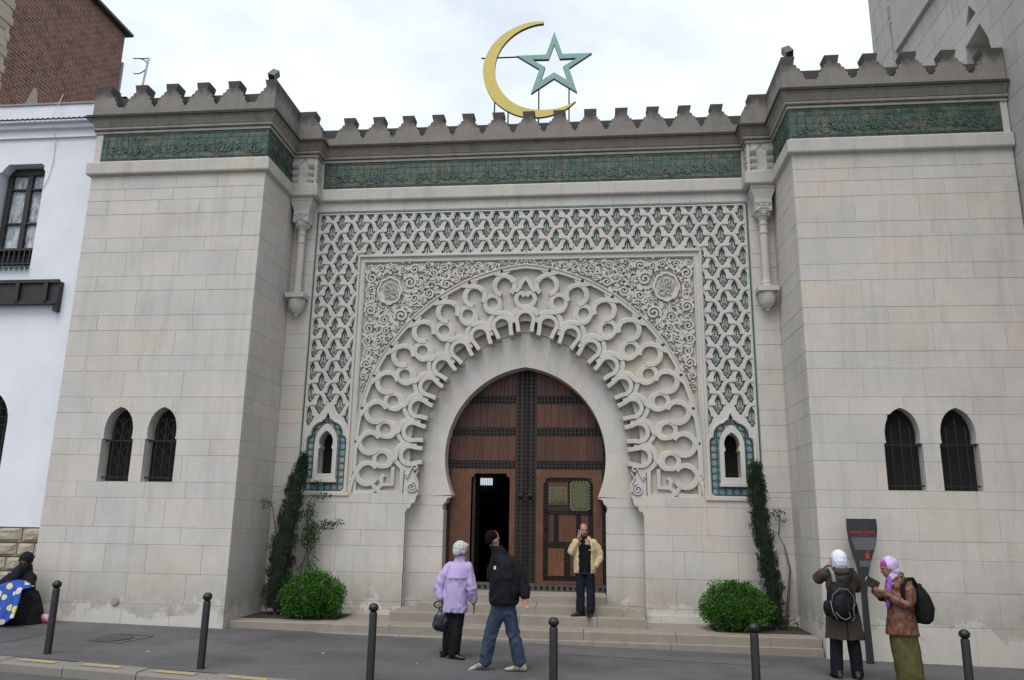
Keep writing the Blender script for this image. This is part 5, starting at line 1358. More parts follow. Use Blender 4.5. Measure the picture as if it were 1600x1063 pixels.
vine('climbing_shrub', 'loose airy climbing shrub beside the tall left cypress against the wall',
     [[(-5.75, 15.0, .2), (-5.65, 15.1, .9), (-5.55, 15.2, 1.5), (-5.3, 15.25, 1.85), (-4.95, 15.28, 1.92)], [(-5.6, 15.0, .2), (-5.5, 15.2, 1.0), (-5.62, 15.22, 1.8), (-5.5, 15.25, 2.35), (-5.2, 15.28, 2.42)], [(-5.62, 15.2, 1.9), (-5.6, 15.2, 2.3), (-5.35, 15.25, 2.66)], [(-6.1, 15.0, 1.5), (-6.3, 15.1, 2.2), (-6.42, 15.0, 2.3)], [(-5.7, 15.1, 1.0), (-5.4, 15.15, 1.5), (-5.5, 15.2, 2.0)]],
     [((-5.5, 15.15, 1.65), (.18, .08, .28), 420), ((-5.25, 15.2, 1.85), (.28, .07, .10), 170), ((-5.05, 15.25, 1.92), (.15, .05, .06), 45), ((-5.55, 15.15, 2.1), (.14, .08, .18), 150), ((-5.35, 15.2, 2.42), (.22, .06, .06), 60), ((-5.45, 15.2, 2.66), (.15, .06, .05), 50), ((-6.35, 14.95, 2.25), (.14, .1, .10), 50), ((-5.45, 15.1, 1.1), (.16, .08, .3), 160)], 5)
vine('climbing_shrub', 'bare twisted climber stem with a small leaf tuft by the right pavilion',
     [[(3.42, 15.25, .2), (3.50, 15.28, .7), (3.58, 15.3, 1.2), (3.50, 15.3, 1.65), (3.40, 15.3, 1.85), (3.2, 15.3, 1.95)], [(3.46, 15.26, .2), (3.54, 15.28, .75), (3.60, 15.3, 1.2), (3.52, 15.3, 1.66)], [(3.42, 15.3, 1.83), (3.44, 15.3, 2.0), (3.45, 15.3, 2.15)]],
     [((3.43, 15.28, 2.22), (.13, .05, .05), 60), ((3.45, 15.28, 2.13), (.07, .04, .06), 20), ((3.56, 15.2, 2.08), (.02, .02, .03), 6), ((3.35, 14.9, .32), (.25, .3, .1), 160)], 6)
for x0, x1, sd_ in ((-6.42, -4.62, 1), (2.05, 3.68, 2)):
    q = MB(); n = 14; vs = []
    for j in range(n + 1):
        for i in range(n + 1):
            x = x0 + (x1 - x0) * i / n; y = 14.34 + 1.03 * j / n; e_ = 0 if i in (0, n) or j in (0, n) else 1
            vs.append((x, y, .207 + e_ * (.012 + .012 * noise.noise((x * 6, y * 6, 0)))))
    q.add(vs, [(j * (n + 1) + i, j * (n + 1) + i + 1, (j + 1) * (n + 1) + i + 1, (j + 1) * (n + 1) + i) for j in range(n) for i in range(n)]); o = q.build('planting_bed', M_soil); tag(o, kind='structure')

q = MB(); P = [(-10.4, 11.3), (-8.75, 11.05), (-8.65, 12.1), (-8.95, 12.9), (-10.4, 12.8)]
q.add([(x, y, gz(x) + .004) for x, y in P], [(0, 1, 2, 3, 4)]); tag(q.build('asphalt_patch', asphalt('darker_patch', (.06, .059, .062))), kind='structure')
q = MB(); P = [(-.6, 12.9), (2.6, 12.75), (2.7, 13.3), (-.5, 13.4)]
q.add([(x, y, gz(x) + .004) for x, y in P], [(0, 1, 2, 3)]); tag(q.build('asphalt_patch', asphalt('paler_patch', (.098, .095, .098))), kind='structure')
# ---------------------------------------------------------------- people
def cloth(name, c, rough=.85, var=.2, sc=7, bump=.25, bs=220, sheen=0):
    t = NT(name); n = t.noise(sc, 4, .6)
    t.col(t.ramp(n, [(.3, tuple(x * (1 - var) for x in c)), (.7, tuple(min(1, x * (1 + var)) for x in c))])); t.bump(t.noise(bs, 3), bump, .004)
    return t.end(rough, 0, .12)
M_skin = simple('light_skin', (.42, .23, .16), .55, 0, .12, 30)
M_skin2 = simple('ruddy_skin', (.36, .17, .12), .55, 0, .15, 30)
M_skin3 = simple('tan_skin', (.27, .14, .09), .55, 0, .12, 30)
M_eye = simple('dark_eye', (.02, .015, .012), .2)
def remesh(b, name, mat, parent, vox=.011, wr=0, wf=9, seed=0, kind=None, smooth=2):
    me = bpy.data.meshes.new(name); me.from_pydata(b.v, [], b.f); me.update()
    o = bpy.data.objects.new(name, me); COL.objects.link(o)
    m = o.modifiers.new('r', 'REMESH'); m.mode = 'VOXEL'; m.voxel_size = vox; m.use_smooth_shade = True
    if smooth: m = o.modifiers.new('s', 'SMOOTH'); m.iterations = smooth; m.factor = .5
    bpy.context.view_layer.update()
    n = bpy.data.meshes.new_from_object(o.evaluated_get(bpy.context.evaluated_depsgraph_get()))
    o.data = n; o.modifiers.clear(); bpy.data.meshes.remove(me); n.name = name
    if wr:
        k = len(n.vertices); co = np.empty(k * 3); no = np.empty(k * 3); n.vertices.foreach_get('co', co); n.vertices.foreach_get('normal', no); co = co.reshape(-1, 3); no = no.reshape(-1, 3)
        for i in range(k):
            x, y, z = co[i]
            f = 1 - 2 * abs(noise.noise((x * wf + seed, y * wf, z * wf * .55 + 1.3 * noise.noise((x * 4, y * 4, z * 4 + seed))))) 
            g = noise.noise((x * wf * 2.3 + seed, y * wf * 2.3, z * wf * 1.1))
            co[i] += no[i] * wr * (f * .8 - .25 + g * .35)
        n.vertices.foreach_set('co', co.ravel()); n.update()
    n.polygons.foreach_set('use_smooth', [True] * len(n.polygons)); n.materials.clear(); n.materials.append(mat)
    if parent: o.parent = parent
    if kind: o['kind'] = kind
    return o
def torso(b, rings, yaw=0, seg=22):
    """rings: (z, cx, cy, rx, ry)"""
    c, s_ = math.cos(yaw), math.sin(yaw)
    b.loft([((cx, cy, z), (rx * c, rx * s_, 0), (-ry * s_, ry * c, 0)) for z, cx, cy, rx, ry in rings], seg)
def limb(b, pts, rad, sub=3, seg=12):
    """smooth tapered tube with round ends"""
    P = [Vector(p) for p in pts]; Q = []; R = []
    for i in range(len(P) - 1):
        p0 = P[max(i - 1, 0)]; p1 = P[i]; p2 = P[i + 1]; p3 = P[min(i + 2, len(P) - 1)]
        for k in range(sub):
            t = k / sub
            Q.append(.5 * ((2 * p1) + (-p0 + p2) * t + (2 * p0 - 5 * p1 + 4 * p2 - p3) * t * t + (-p0 + 3 * p1 - 3 * p2 + p3) * t ** 3) * 1.0); R.append(rad[i] + (rad[i + 1] - rad[i]) * t)
    Q.append(P[-1]); R.append(rad[-1]); b.tube(Q, R, seg)
    for q, r in ((Q[0], R[0]), (Q[-1], R[-1])): b.ell(q, (r, r, r), 10, 6)
def xf(b, sub, M): b.add([M @ Vector(v) for v in sub.v], sub.f, raw=True)
def head_m(c, yaw, pitch=0, roll=0, k=1.07): return Matrix.Translation(c) @ Matrix.Scale(k, 4) @ Matrix.Rotation(yaw, 4, 'Z') @ Matrix.Rotation(roll, 4, 'Y') @ Matrix.Rotation(pitch, 4, 'X')
def head(b, M):
    h = MB()      # faces -Y; origin at the centre of the skull
    h.ell((0, .012, .02), (.076, .094, .098), 20, 14); h.ell((0, -.028, -.045), (.058, .062, .062), 16, 10); h.ell((0, -.055, -.085), (.030, .026, .024), 10, 8)
    h.loft([((0, -.080, .018), (.009, 0, 0), (0, .012, .006)), ((0, -.100, -.018), (.014, 0, 0), (0, .014, .01)), ((0, -.096, -.030), (.015, 0, 0), (0, .014, .006))], 8)
    h.ell((0, -.074, .030), (.052, .018, .012), 12, 6)
    for s_ in (-1, 1):
        h.ell((s_ * .077, .008, -.012), (.010, .020, .032), 8, 8); h.ell((s_ * .034, -.062, -.018), (.022, .022, .020), 8, 6)
    h.ell((0, -.086, -.055), (.024, .010, .006), 8, 6); h.ell((0, -.083, -.067), (.021, .010, .007), 8, 6)
    xf(b, h, M)
def eyes(parent, M):
    for s_ in (-1, 1):
        q = MB(); h = MB(); h.ell((s_ * .030, -.079, .006), (.013, .007, .007), 8, 6); xf(q, h, M); o = q.build('eye', M_eye, parent, smooth=True)
def hand(b, M, curl=.5, side=1, sc=1.0):
    """wrist at the origin, fingers towards -Z, palm facing +Y, thumb on side*X"""
    h = MB(); h.loft([((0, 0, .01), (.024, 0, 0), (0, .018, 0)), ((0, 0, -.03), (.034, 0, 0), (0, .015, 0)), ((0, .002, -.075), (.040, 0, 0), (0, .013, 0)), ((0, .004, -.092), (.037, 0, 0), (0, .010, 0))], 12)
    for k, (x, l) in enumerate(((.030, .066), (.010, .076), (-.010, .070), (-.029, .054))):
        a = 0; p = Vector((side * x, .002, -.086)); P = [p - Vector((0, 0, -.02)), p]
        for j, f in enumerate((.45, .32, .23)):
            a += curl * (.55 + .25 * j); p = p + Vector((side * x * .08, math.sin(a), -math.cos(a))) * l * f; P.append(p)
        h.tube(P, [.0095, .0095, .0088, .0082, .0065], 8)
    p = Vector((side * .028, .004, -.022)); h.tube([p, p + Vector((side * .022, .010, -.020)), p + Vector((side * .034, .020, -.046)), p + Vector((side * .036, .030, -.068))], [.014, .0125, .010, .008], 8)
    xf(b, h, M @ Matrix.Scale(sc, 4))
def dirm(o, d, palm):
    """matrix with -Z along d and +Y along palm"""
    z = -Vector(d).normalized(); y = Vector(palm); y = (y - z * y.dot(z)).normalized(); x = y.cross(z)
    m = Matrix((x, y, z)).transposed().to_4x4(); m.translation = Vector(o); return m
def shoe(parent, p, yaw, mat, L_=.28, pitch=0, sole=None, name='shoe'):
    b = MB(); h = MB(); k = L_ / .28
    h.loft([((0, .075 * k, .045), (.036, 0, 0), (0, .02, .045)), ((0, .03 * k, .050), (.040, 0, 0), (0, 0, .048)), ((0, -.04 * k, .043), (.043, 0, 0), (0, 0, .040)), ((0, -.11 * k, .032), (.046, 0, 0), (0, 0, .030)), ((0, -.17 * k, .024), (.034, 0, 0), (0, 0, .022)), ((0, -.195 * k, .020), (.015, 0, 0), (0, 0, .012))], 12)
    h.ell((0, .07 * k, .04), (.036, .035, .04), 10, 8); h.tube([(0, .045 * k, .05), (0, .05 * k, .11)], .042, 10)
    M = Matrix.Translation(p) @ Matrix.Rotation(yaw, 4, 'Z') @ Matrix.Rotation(pitch, 4, 'X'); xf(b, h, M)
    o = remesh(b, name, mat, parent, .008, smooth=1)
    if sole:
        s_ = MB(); h = MB(lambda u, v, w: (u, v, w)); out = [(.04 * math.cos(t) * (1.1 if math.sin(t) < 0 else .95), (-.055 + .15 * math.sin(t)) * k) for t in [2 * PI * i / 20 for i in range(20)]]
        h.plate([out], [], 0, .016, back=True); xf(s_, h, M); s_.build('sole', sole, o)
    return o
def person(x, y, label, z=None): return empty('person', (x, y, gz(x) if z is None else z), 0, label, 'person')
def hairmat(n, c): return simple(n, c, .95, 0, .35, 60, .8, 120, spec=.08, sc=(1, 1, .4))

# 1 --- grey-haired walker in a lavender jacket, back to us
p = person(-2.08, 12.0, 'white-haired person in a lavender jacket and black trousers, walking with a dark handbag')
HM = head_m((.085, .02, 1.535), R_(138), R_(8))
b = MB(); head(b, HM); limb(b, [(.06, .02, 1.47), (.05, .03, 1.36)], [.05, .055]); torso(b, [(.75, 0, .02, .14, .10), (1.0, .02, .02, .13, .10), (1.3, .05, .03, .17, .10), (1.36, .05, .03, .10, .08)], R_(-12))
for a_ in ([(.19, .0, 1.29), (.25, -.02, 1.02), (.29, .04, .78)], [(-.09, .0, 1.29), (-.22, -.03, 1.03), (-.20, -.06, .83)]): limb(b, a_, [.05, .042, .028])
for l_ in ([(-.07, .02, .78), (-.07, .0, .42), (-.10, .10, .10)], [(.07, .02, .78), (.06, .0, .42), (.02, .02, .08)]): limb(b, l_, [.08, .055, .035])
hand(b, dirm((.295, .045, .77), (.08, .05, -1), (-1, .1, 0)), .35, 1, .92); hand(b, dirm((-.20, -.07, .82), (-.1, -.1, -1), (.6, .3, 0)), 1.3, -1, .9)
body = remesh(b, 'body', M_skin3, p, .009); eyes(body, HM)
b = MB(); h = MB(); h.ell((0, .025, .040), (.095, .108, .098), 18, 12); h.ell((0, .075, -.01), (.075, .055, .075), 14, 10); h.ell((.0, -.05, .085), (.07, .05, .035), 12, 8)
for s_ in (-1, 1): h.ell((s_ * .07, .02, .0), (.022, .045, .05), 10, 8)
xf(b, h, HM); remesh(b, 'hair', hairmat('white_hair', (.50, .50, .50)), body, .008, .006, 45, 1)
M_lav = cloth('lavender_nylon', (.42, .345, .57), .6, .10, 5, .2, 60)
b = MB(); torso(b, [(.655, .0, .02, .205, .155), (.70, .0, .02, .205, .155), (.95, .01, .02, .185, .145), (1.15, .035, .02, .20, .145), (1.28, .05, .03, .185, .12), (1.35, .06, .03, .125, .095), (1.40, .065, .03, .075, .075), (1.445, .07, .03, .07, .07)], R_(-12))
limb(b, [(.19, .02, 1.30), (.225, .0, 1.18), (.265, -.02, 1.00), (.285, .03, .83)], [.075, .078, .07, .058]); limb(b, [(-.08, .02, 1.30), (-.15, -.01, 1.18), (-.235, -.03, 1.02), (-.205, -.06, .87)], [.075, .078, .072, .058])
jk = remesh(b, 'jacket', M_lav, p, .010, .020, 9, 3)
b = MB(); torso(b, [(1.135, .035, .02, .212, .158), (1.145, .035, .02, .214, .160), (1.29, .052, .028, .195, .132), (1.35, .06, .03, .14, .105)], R_(-12), 24); remesh(b, 'yoke_flap', M_lav, jk, .010, .004, 7, 5)
b = MB(); torso(b, [(1.375, .07, .03, .082, .080), (1.43, .075, .03, .076, .076), (1.46, .078, .03, .078, .078)], 0, 20); remesh(b, 'collar', M_lav, jk, .009)
for pt in ((.287, .035, .80), (-.203, -.062, .85)): 
    b = MB(); b.ell(pt, (.050, .05, .028), 14, 8); remesh(b, 'cuff', M_lav, jk, .009)
M_btrous = cloth('black_trousers', (.012, .012, .014), .8)
b = MB(); torso(b, [(.80, .0, .02, .165, .12), (.62, .0, .02, .165, .12)], R_(-12)); limb(b, [(-.055, .03, .70), (-.06, .01, .42), (-.095, .09, .13)], [.10, .085, .075]); limb(b, [(.065, .02, .70), (.055, .0, .42), (.02, .02, .08)], [.10, .088, .08])
remesh(b, 'trousers', M_btrous, p, .011, .010, 7, 4)
M_shoe = simple('black_leather', (.012, .011, .011), .35, 0, .2, 20)
shoe(p, (.03, .0, .0), R_(75), M_shoe, .25); shoe(p, (-.10, .12, .02), R_(110), M_shoe, .25, R_(-22))
hb = empty('handbag', (-2.08 - .17, 11.93, .42), 0, 'slouchy black handbag with a rigid handle, held by the white-haired walker', 'handbag')
b = MB(); b.ell((0, 0, .13), (.115, .07, .15), 16, 12); b.ell((-.03, 0, .08), (.10, .075, .10), 14, 10); b.ell((.03, 0, .22), (.06, .05, .08), 12, 8)
remesh(b, 'bag_body', simple('soft_black_leather', (.012, .012, .015), .35, 0, .3, 20), hb, .010, .014, 13, 2)
b = MB(); b.tube([(-.04 + .075 * math.cos(t), .0, .36 + .045 * math.sin(t)) for t in [2 * PI * i / 18 for i in range(19)]], .012, 8); b.tube([(-.05, 0, .33), (-.02, 0, .24)], .010, 6); b.build('handle', M_shoe, hb, smooth=True)

# 2 --- dark-haired man in a bulky black jacket, mid-stride to the left
p = person(-1.30, 11.32, 'dark-haired man in black jacket and blue jeans striding left, hands behind his back')
HM = head_m((-.135, .02, 1.735), R_(140), R_(8), 0, 1.14)
b = MB(); head(b, HM); limb(b, [(-.11, .03, 1.68), (-.07, .04, 1.56), (-.03, .04, 1.50)], [.058, .062, .07]); torso(b, [(.9, .05, 0, .15, .11), (1.1, .05, 0, .15, .11), (1.4, .02, .03, .18, .11), (1.5, -.01, .03, .10, .08)], R_(-25))
limb(b, [(.17, .0, 1.42), (.33, -.04, 1.15), (.34, -.12, .95)], [.05, .045, .03]); limb(b, [(-.12, .06, 1.40), (-.10, .1, 1.15), (.12, -.1, 1.0)], [.05, .045, .03])
limb(b, [(.0, .02, .92), (-.10, -.02, .52), (-.20, -.02, .12)], [.09, .06, .04]); limb(b, [(.08, .0, .92), (.17, .0, .52), (.27, .02, .12)], [.09, .06, .04])
hand(b, dirm((.345, -.13, .97), (.25, -.1, -1), (.3, -1, 0)), .5, -1, 1.0)
body = remesh(b, 'body', M_skin2, p, .009); eyes(body, HM)
b = MB(); h = MB(); h.ell((0, .028, .034), (.080, .088, .084), 18, 12); h.ell((0, .058, -.022), (.062, .046, .050), 14, 10); xf(b, h, HM); remesh(b, 'hair', hairmat('short_black_hair', (.007, .006, .006)), body, .008, .003, 60, 1)
M_bj = cloth('black_jacket_fabric', (.010, .010, .012), .75, .3)
b = MB(); torso(b, [(.865, .035, .0, .195, .16), (.90, .035, .0, .21, .17), (1.08, .055, .0, .215, .175), (1.28, .05, .01, .215, .17), (1.42, .025, .02, .195, .15), (1.50, -.01, .03, .135, .12), (1.56, -.035, .04, .105, .10), (1.62, -.065, .04, .092, .09)], R_(-20))
limb(b, [(.14, .0, 1.43), (.24, -.02, 1.30), (.32, -.03, 1.13), (.345, -.10, 1.00)], [.085, .09, .085, .062]); limb(b, [(-.10, .06, 1.42), (-.12, .10, 1.22), (-.02, .05, 1.08)], [.085, .09, .08])
jk = remesh(b, 'jacket', M_bj, p, .011, .024, 8, 8)
b = MB(); torso(b, [(1.52, -.03, .035, .112, .105), (1.60, -.065, .04, .098, .096), (1.655, -.085, .045, .10, .098)], 0, 20); remesh(b, 'collar', M_bj, jk, .009, .004, 12, 2)
b = MB(); b.box(-.092, -.062, -.125, -.115, 1.34, 1.385); b.build('white_badge', simple('white_stitching', (.6, .6, .62), .6), jk)
t = NT('blue_denim'); n = t.noise(4, 5, .6); c = t.ramp(n, [(.3, (.010, .020, .040)), (.6, (.026, .048, .088)), (.8, (.06, .10, .15))]); t.col(c); t.bump(t.noise(300, 2), .3, .003); M_jean = t.end(.85)
b = MB(); torso(b, [(.98, .05, .0, .16, .125), (.84, .045, .0, .165, .125)], R_(-20)); limb(b, [(-.01, .02, .86), (-.06, .0, .70), (-.12, -.02, .50), (-.20, -.02, .12)], [.115, .105, .090, .085]); limb(b, [(.09, .0, .86), (.13, .0, .70), (.18, .0, .50), (.275, .02, .12)], [.115, .105, .090, .085])
remesh(b, 'jeans', M_jean, p, .010, .020, 11, 4)
M_sn = simple('beige_suede_trainer', (.36, .30, .24), .8, 0, .12, 20); M_sole = simple('dark_rubber_sole', (.05, .04, .035), .8)
for pt, yw, pi_ in (((-.225, -.03, .03), R_(-88), R_(14)), ((.27, .0, .0), R_(-84), 0)):
    o = shoe(p, pt, yw, M_sn, .29, pi_, M_sole)
    for k in (-.02, .02, .05):
        q = MB(); h = MB(); h.tube([(-.047, -.03 - k, .02), (-.043, -.02 - k, .055), (0, -.015 - k, .088), (.043, -.02 - k, .055), (.047, -.03 - k, .02)], .006, 6); xf(q, h, Matrix.Translation(pt) @ Matrix.Rotation(yw, 4, 'Z') @ Matrix.Rotation(pi_, 4, 'X')); q.build('stripe', M_sole, o)

# 3 --- bearded man on the phone on the steps
p = person(-.19, 14.62, 'bearded balding man in a beige jacket and dark jeans, phoning on the steps', z=.366)
HM = head_m((.0, -.03, 1.485), R_(14), R_(4), R_(4))
b = MB(); head(b, HM); limb(b, [(.0, .0, 1.40), (.0, .01, 1.32)], [.052, .058]); torso(b, [(.80, .03, 0, .14, .10), (1.0, .03, 0, .14, .10), (1.25, .03, 0, .17, .11), (1.34, .02, 0, .10, .08)])
limb(b, [(.20, .0, 1.26), (.30, .02, 1.02), (.20, -.06, .84)], [.05, .042, .03]); limb(b, [(-.15, .0, 1.26), (-.22, -.06, 1.08), (-.10, -.10, 1.33)], [.05, .042, .03])
hand(b, dirm((-.10, -.10, 1.335), (.12, -.0, 1), (1, .3, 0)), .7, -1, .95); hand(b, dirm((.20, -.06, .84), (-.25, -.1, -1), (-.2, 1, 0)), .5, -1, .9)
limb(b, [(-.05, 0, .84), (-.05, -.01, .45), (-.06, .0, .08)], [.08, .055, .038]); limb(b, [(.11, 0, .84), (.13, -.02, .45), (.12, -.04, .08)], [.08, .055, .038])
body = remesh(b, 'body', M_skin2, p, .008); eyes(body, HM)
b = MB(); h = MB(); h.ell((0, -.060, -.078), (.040, .036, .036), 14, 10); h.ell((0, -.03, -.07), (.058, .050, .035), 14, 10); h.ell((0, -.088, -.044), (.030, .012, .008), 10, 6)
for s_ in (-1, 1): h.ell((s_ * .062, -.015, -.035), (.016, .03, .045), 8, 6)
xf(b, h, HM); remesh(b, 'beard', hairmat('greying_beard', (.09, .075, .07)), body, .007, .003, 60, 2)
b = MB(); h = MB(); h.ell((0, .032, .036), (.083, .084, .084), 16, 12)
for s_ in (-1, 1): h.ell((s_ * .066, .0, .035), (.018, .05, .035), 8, 6)
xf(b, h, HM); remesh(b, 'hair', hairmat('receding_dark_hair', (.02, .016, .014)), body, .007, .003, 60, 3)
ph = empty('mobile_phone', (-.19 - .055, 14.50, .366 + 1.42), 0, 'small pale phone held to the ear of the bearded man', 'phone')
b = MB(lambda u, v, w: (w, u, v)); b.block(-.022, .022, -.05, .05, -.006, .006, .003); o = b.build('case', simple('pale_phone_plastic', (.45, .42, .42), .4), ph); o.rotation_euler = (R_(-10), R_(8), R_(20))
b = MB(); torso(b, [(.76, .03, -.0, .15, .115), (1.05, .03, -.0, .155, .12), (1.25, .025, 0, .165, .11), (1.335, .01, 0, .085, .08), (1.38, .005, 0, .062, .064), (1.42, .0, -.0, .058, .060)]); remesh(b, 'black_shirt', cloth('black_knit', (.008, .008, .009)), p, .010, .006, 8, 2)
M_bg = cloth('beige_cotton', (.50, .40, .24), .85, .10, 6)
for sg in (-1, 1):   # the two open fronts of the jacket with the back
    b = MB(); pts = []
    n = 12; vs = []; zz = [(.74, .195, .155), (.80, .20, .16), (1.0, .20, .155), (1.18, .205, .15), (1.28, .185, .135), (1.335, .12, .105), (1.37, .088, .09)]
    for z_, rx, ry in zz:
        for k in range(n + 1):
            t = R_(90) - sg * R_(0) + sg * (-1) * R_(152 - (8 if z_ < 1.3 else -2)) * k / n
            vs.append((.028 + rx * math.cos(t), ry * math.sin(t), z_))
    for z_, rx, ry in zz:
        for k in range(n + 1):
            t = R_(90) + sg * (-1) * R_(152 - (8 if z_ < 1.3 else -2)) * k / n
            vs.append((.028 + (rx - .022) * math.cos(t), (ry - .022) * math.sin(t), z_))
    m = n + 1; N = len(zz) * m
    fs = [(i * m + k, i * m + k + 1, (i + 1) * m + k + 1, (i + 1) * m + k) for i in range(len(zz) - 1) for k in range(n)] + [(N + i * m + k, N + (i + 1) * m + k, N + (i + 1) * m + k + 1, N + i * m + k + 1) for i in range(len(zz) - 1) for k in range(n)]
    fs += [(i * m + k0, (i + 1) * m + k0, N + (i + 1) * m + k0, N + i * m + k0) for i in range(len(zz) - 1) for k0 in (0, n)] + [(j * m + k, j * m + k + 1, N + j * m + k + 1, N + j * m + k) for j in (0, len(zz) - 1) for k in range(n)]
    b.add(vs, fs)
    if sg > 0: limb(b, [(.19, .0, 1.27), (.25, .02, 1.17), (.30, .02, 1.02), (.225, -.05, .88)], [.068, .072, .066, .052])
    else: limb(b, [(-.135, .0, 1.27), (-.19, -.03, 1.17), (-.215, -.07, 1.08), (-.125, -.105, 1.28)], [.068, .072, .068, .052])
    jk = remesh(b, 'jacket_half', M_bg, p, .009, .015, 12, 5 + sg)
    if sg > 0:
        b = MB(); b.box(.10, .185, -.155, -.135, 1.14, 1.155); b.build('pocket_flap', M_bg, jk)
b = MB(); b.tube([(.028 + .09 * math.cos(t), .01 + .09 * math.sin(t), 1.365 + .012 * math.sin(t)) for t in [R_(-50) + R_(280) * i / 14 for i in range(15)]], .018, 8); remesh(b, 'collar', M_bg, p, .008)
M_dj = cloth('dark_indigo_denim', (.012, .014, .024), .8, .3)
b = MB(); torso(b, [(.86, .03, 0, .148, .11), (.72, .03, 0, .155, .115)]); limb(b, [(-.045, 0, .76), (-.05, -.01, .45), (-.06, .0, .10)], [.095, .078, .072]); limb(b, [(.105, 0, .76), (.13, -.02, .45), (.125, -.04, .10)], [.095, .078, .072])
remesh(b, 'jeans', M_dj, p, .010, .010, 9, 3)
shoe(p, (-.06, .0, .0), R_(-62), M_shoe, .27); shoe(p, (.115, -.06, .0), R_(-12), M_shoe, .27)

# 4 --- woman with a white headscarf photographing the plaque, back to us
p = person(3.54, 12.12, 'woman in a white headscarf and long olive-brown coat, seen from behind, taking a photo')
HM = head_m((-.0, .0, 1.60), R_(176), R_(4))
b = MB(); head(b, HM); limb(b, [(.0, .02, 1.50), (-.01, .02, 1.40)], [.05, .055]); torso(b, [(.8, -.01, 0, .15, .11), (1.1, -.01, 0, .13, .1), (1.38, -.01, 0, .17, .1), (1.44, -.01, 0, .1, .08)])
limb(b, [(-.17, .0, 1.40), (-.24, .16, 1.32), (-.06, .24, 1.52)], [.05, .04, .03]); limb(b, [(.16, .0, 1.40), (.20, .14, 1.22), (.09, .16, 1.50)], [.05, .04, .03])
hand(b, dirm((-.06, .22, 1.51), (.3, .1, 1), (0, -1, 0)), .8, 1, .9); hand(b, dirm((.095, .14, 1.50), (-.0, .1, 1), (-.7, .7, 0)), .7, 1, .9)
limb(b, [(-.12, 0, .8), (-.13, -.01, .45), (-.14, .0, .08)], [.08, .055, .038]); limb(b, [(.10, 0, .8), (.11, 0, .45), (.13, 0, .08)], [.08, .055, .038])
body = remesh(b, 'body', M_skin, p, .009); eyes(body, HM)
M_ws = cloth('white_headscarf', (.66, .66, .76), .8, .06)
b = MB(); b.ell((.0, .0, 1.625), (.108, .128, .124), 20, 14); b.loft([((0, -.01, 1.60), (.106, 0, 0), (0, .125, 0)), ((0, -.01, 1.53), (.10, 0, 0), (0, .115, 0)), ((0, .01, 1.46), (.085, 0, 0), (0, .085, 0))], 20); b.ell((0, -.04, 1.50), (.07, .06, .06), 12, 8)
remesh(b, 'headscarf', M_ws, body, .009, .007, 14, 2)
M_coat = cloth('olive_brown_wool', (.062, .050, .038), .95, .15)
b = MB(); torso(b, [(.525, -.0, .0, .265, .17), (.60, -.0, .0, .262, .168), (.80, -.005, .0, .235, .155), (1.05, -.01, .0, .195, .135), (1.25, -.01, 0, .205, .135), (1.38, -.01, .0, .20, .125), (1.44, -.005, .0, .14, .105), (1.49, .0, .0, .10, .09), (1.52, .0, .0, .092, .088)])
limb(b, [(-.16, .0, 1.40), (-.24, .06, 1.38), (-.27, .16, 1.32), (-.10, .22, 1.47)], [.085, .085, .075, .055]); limb(b, [(.16, .0, 1.40), (.21, .05, 1.30), (.225, .14, 1.20), (.11, .15, 1.44)], [.085, .088, .078, .055])
coat = remesh(b, 'coat', M_coat, p, .011, .020, 7, 7)
b = MB(); b.ell((0, -.08, 1.44), (.12, .06, .055), 14, 8); b.tube([(-.10, -.02, 1.47), (-.06, -.09, 1.46), (.06, -.09, 1.46), (.10, -.02, 1.47)], .03, 8); remesh(b, 'hood', M_coat, coat, .010, .006, 12, 3)
b = MB(); b.box(-.017, .002, -.176, -.15, .52, .82); b.build('rear_vent', simple('dark_vent_gap', (.01, .009, .008), .9), coat)
M_dt = cloth('navy_black_trousers', (.010, .011, .016), .85, .3)
b = MB(); limb(b, [(-.11, 0, .85), (-.125, 0, .5), (-.145, .0, .06)], [.10, .088, .085]); limb(b, [(.09, 0, .85), (.11, 0, .5), (.135, 0, .06)], [.10, .088, .085]); remesh(b, 'trousers', M_dt, p, .011, .010, 8, 5)
M_brsh = simple('brown_shoe_leather', (.05, .03, .02), .5)
shoe(p, (-.145, -.01, .0), R_(200), M_brsh, .25); shoe(p, (.135, -.01, 0), R_(165), M_brsh, .25)
cm_ = empty('camera', (3.54 + .02, 12.12 + .24, gz(3.5) + 1.58), 0, 'small dark camera held up in front of the woman in the white headscarf', 'camera')
b = MB(lambda u, v, w: (u, v, w)); b.block(-.05, .05, -.015, .015, -.03, .03, .004); b.build('case', M_black, cm_)
M_bp = cloth('black_nylon', (.010, .010, .012), .6, .3); M_pip = simple('grey_piping', (.16, .16, .17), .6)
bp = empty('backpack', (3.54 - .085, 11.90, gz(3.5) + .80), 0, 'black backpack with grey piping worn over the olive-brown coat', 'backpack')
b = MB(); torso(b, [(.0, 0, .02, .13, .08), (.05, 0, .0, .175, .115), (.2, 0, -.01, .19, .125), (.38, .0, .0, .175, .11), (.48, .01, .02, .13, .08), (.54, .015, .03, .07, .05)]); b.ell((0, -.10, .19), (.14, .06, .15), 16, 10); b.ell((-.19, .0, .15), (.05, .06, .11), 12, 8); b.ell((.19, .03, .16), (.045, .06, .10), 12, 8)
o = remesh(b, 'bag_body', M_bp, bp, .010, .012, 14, 6)
b = MB()
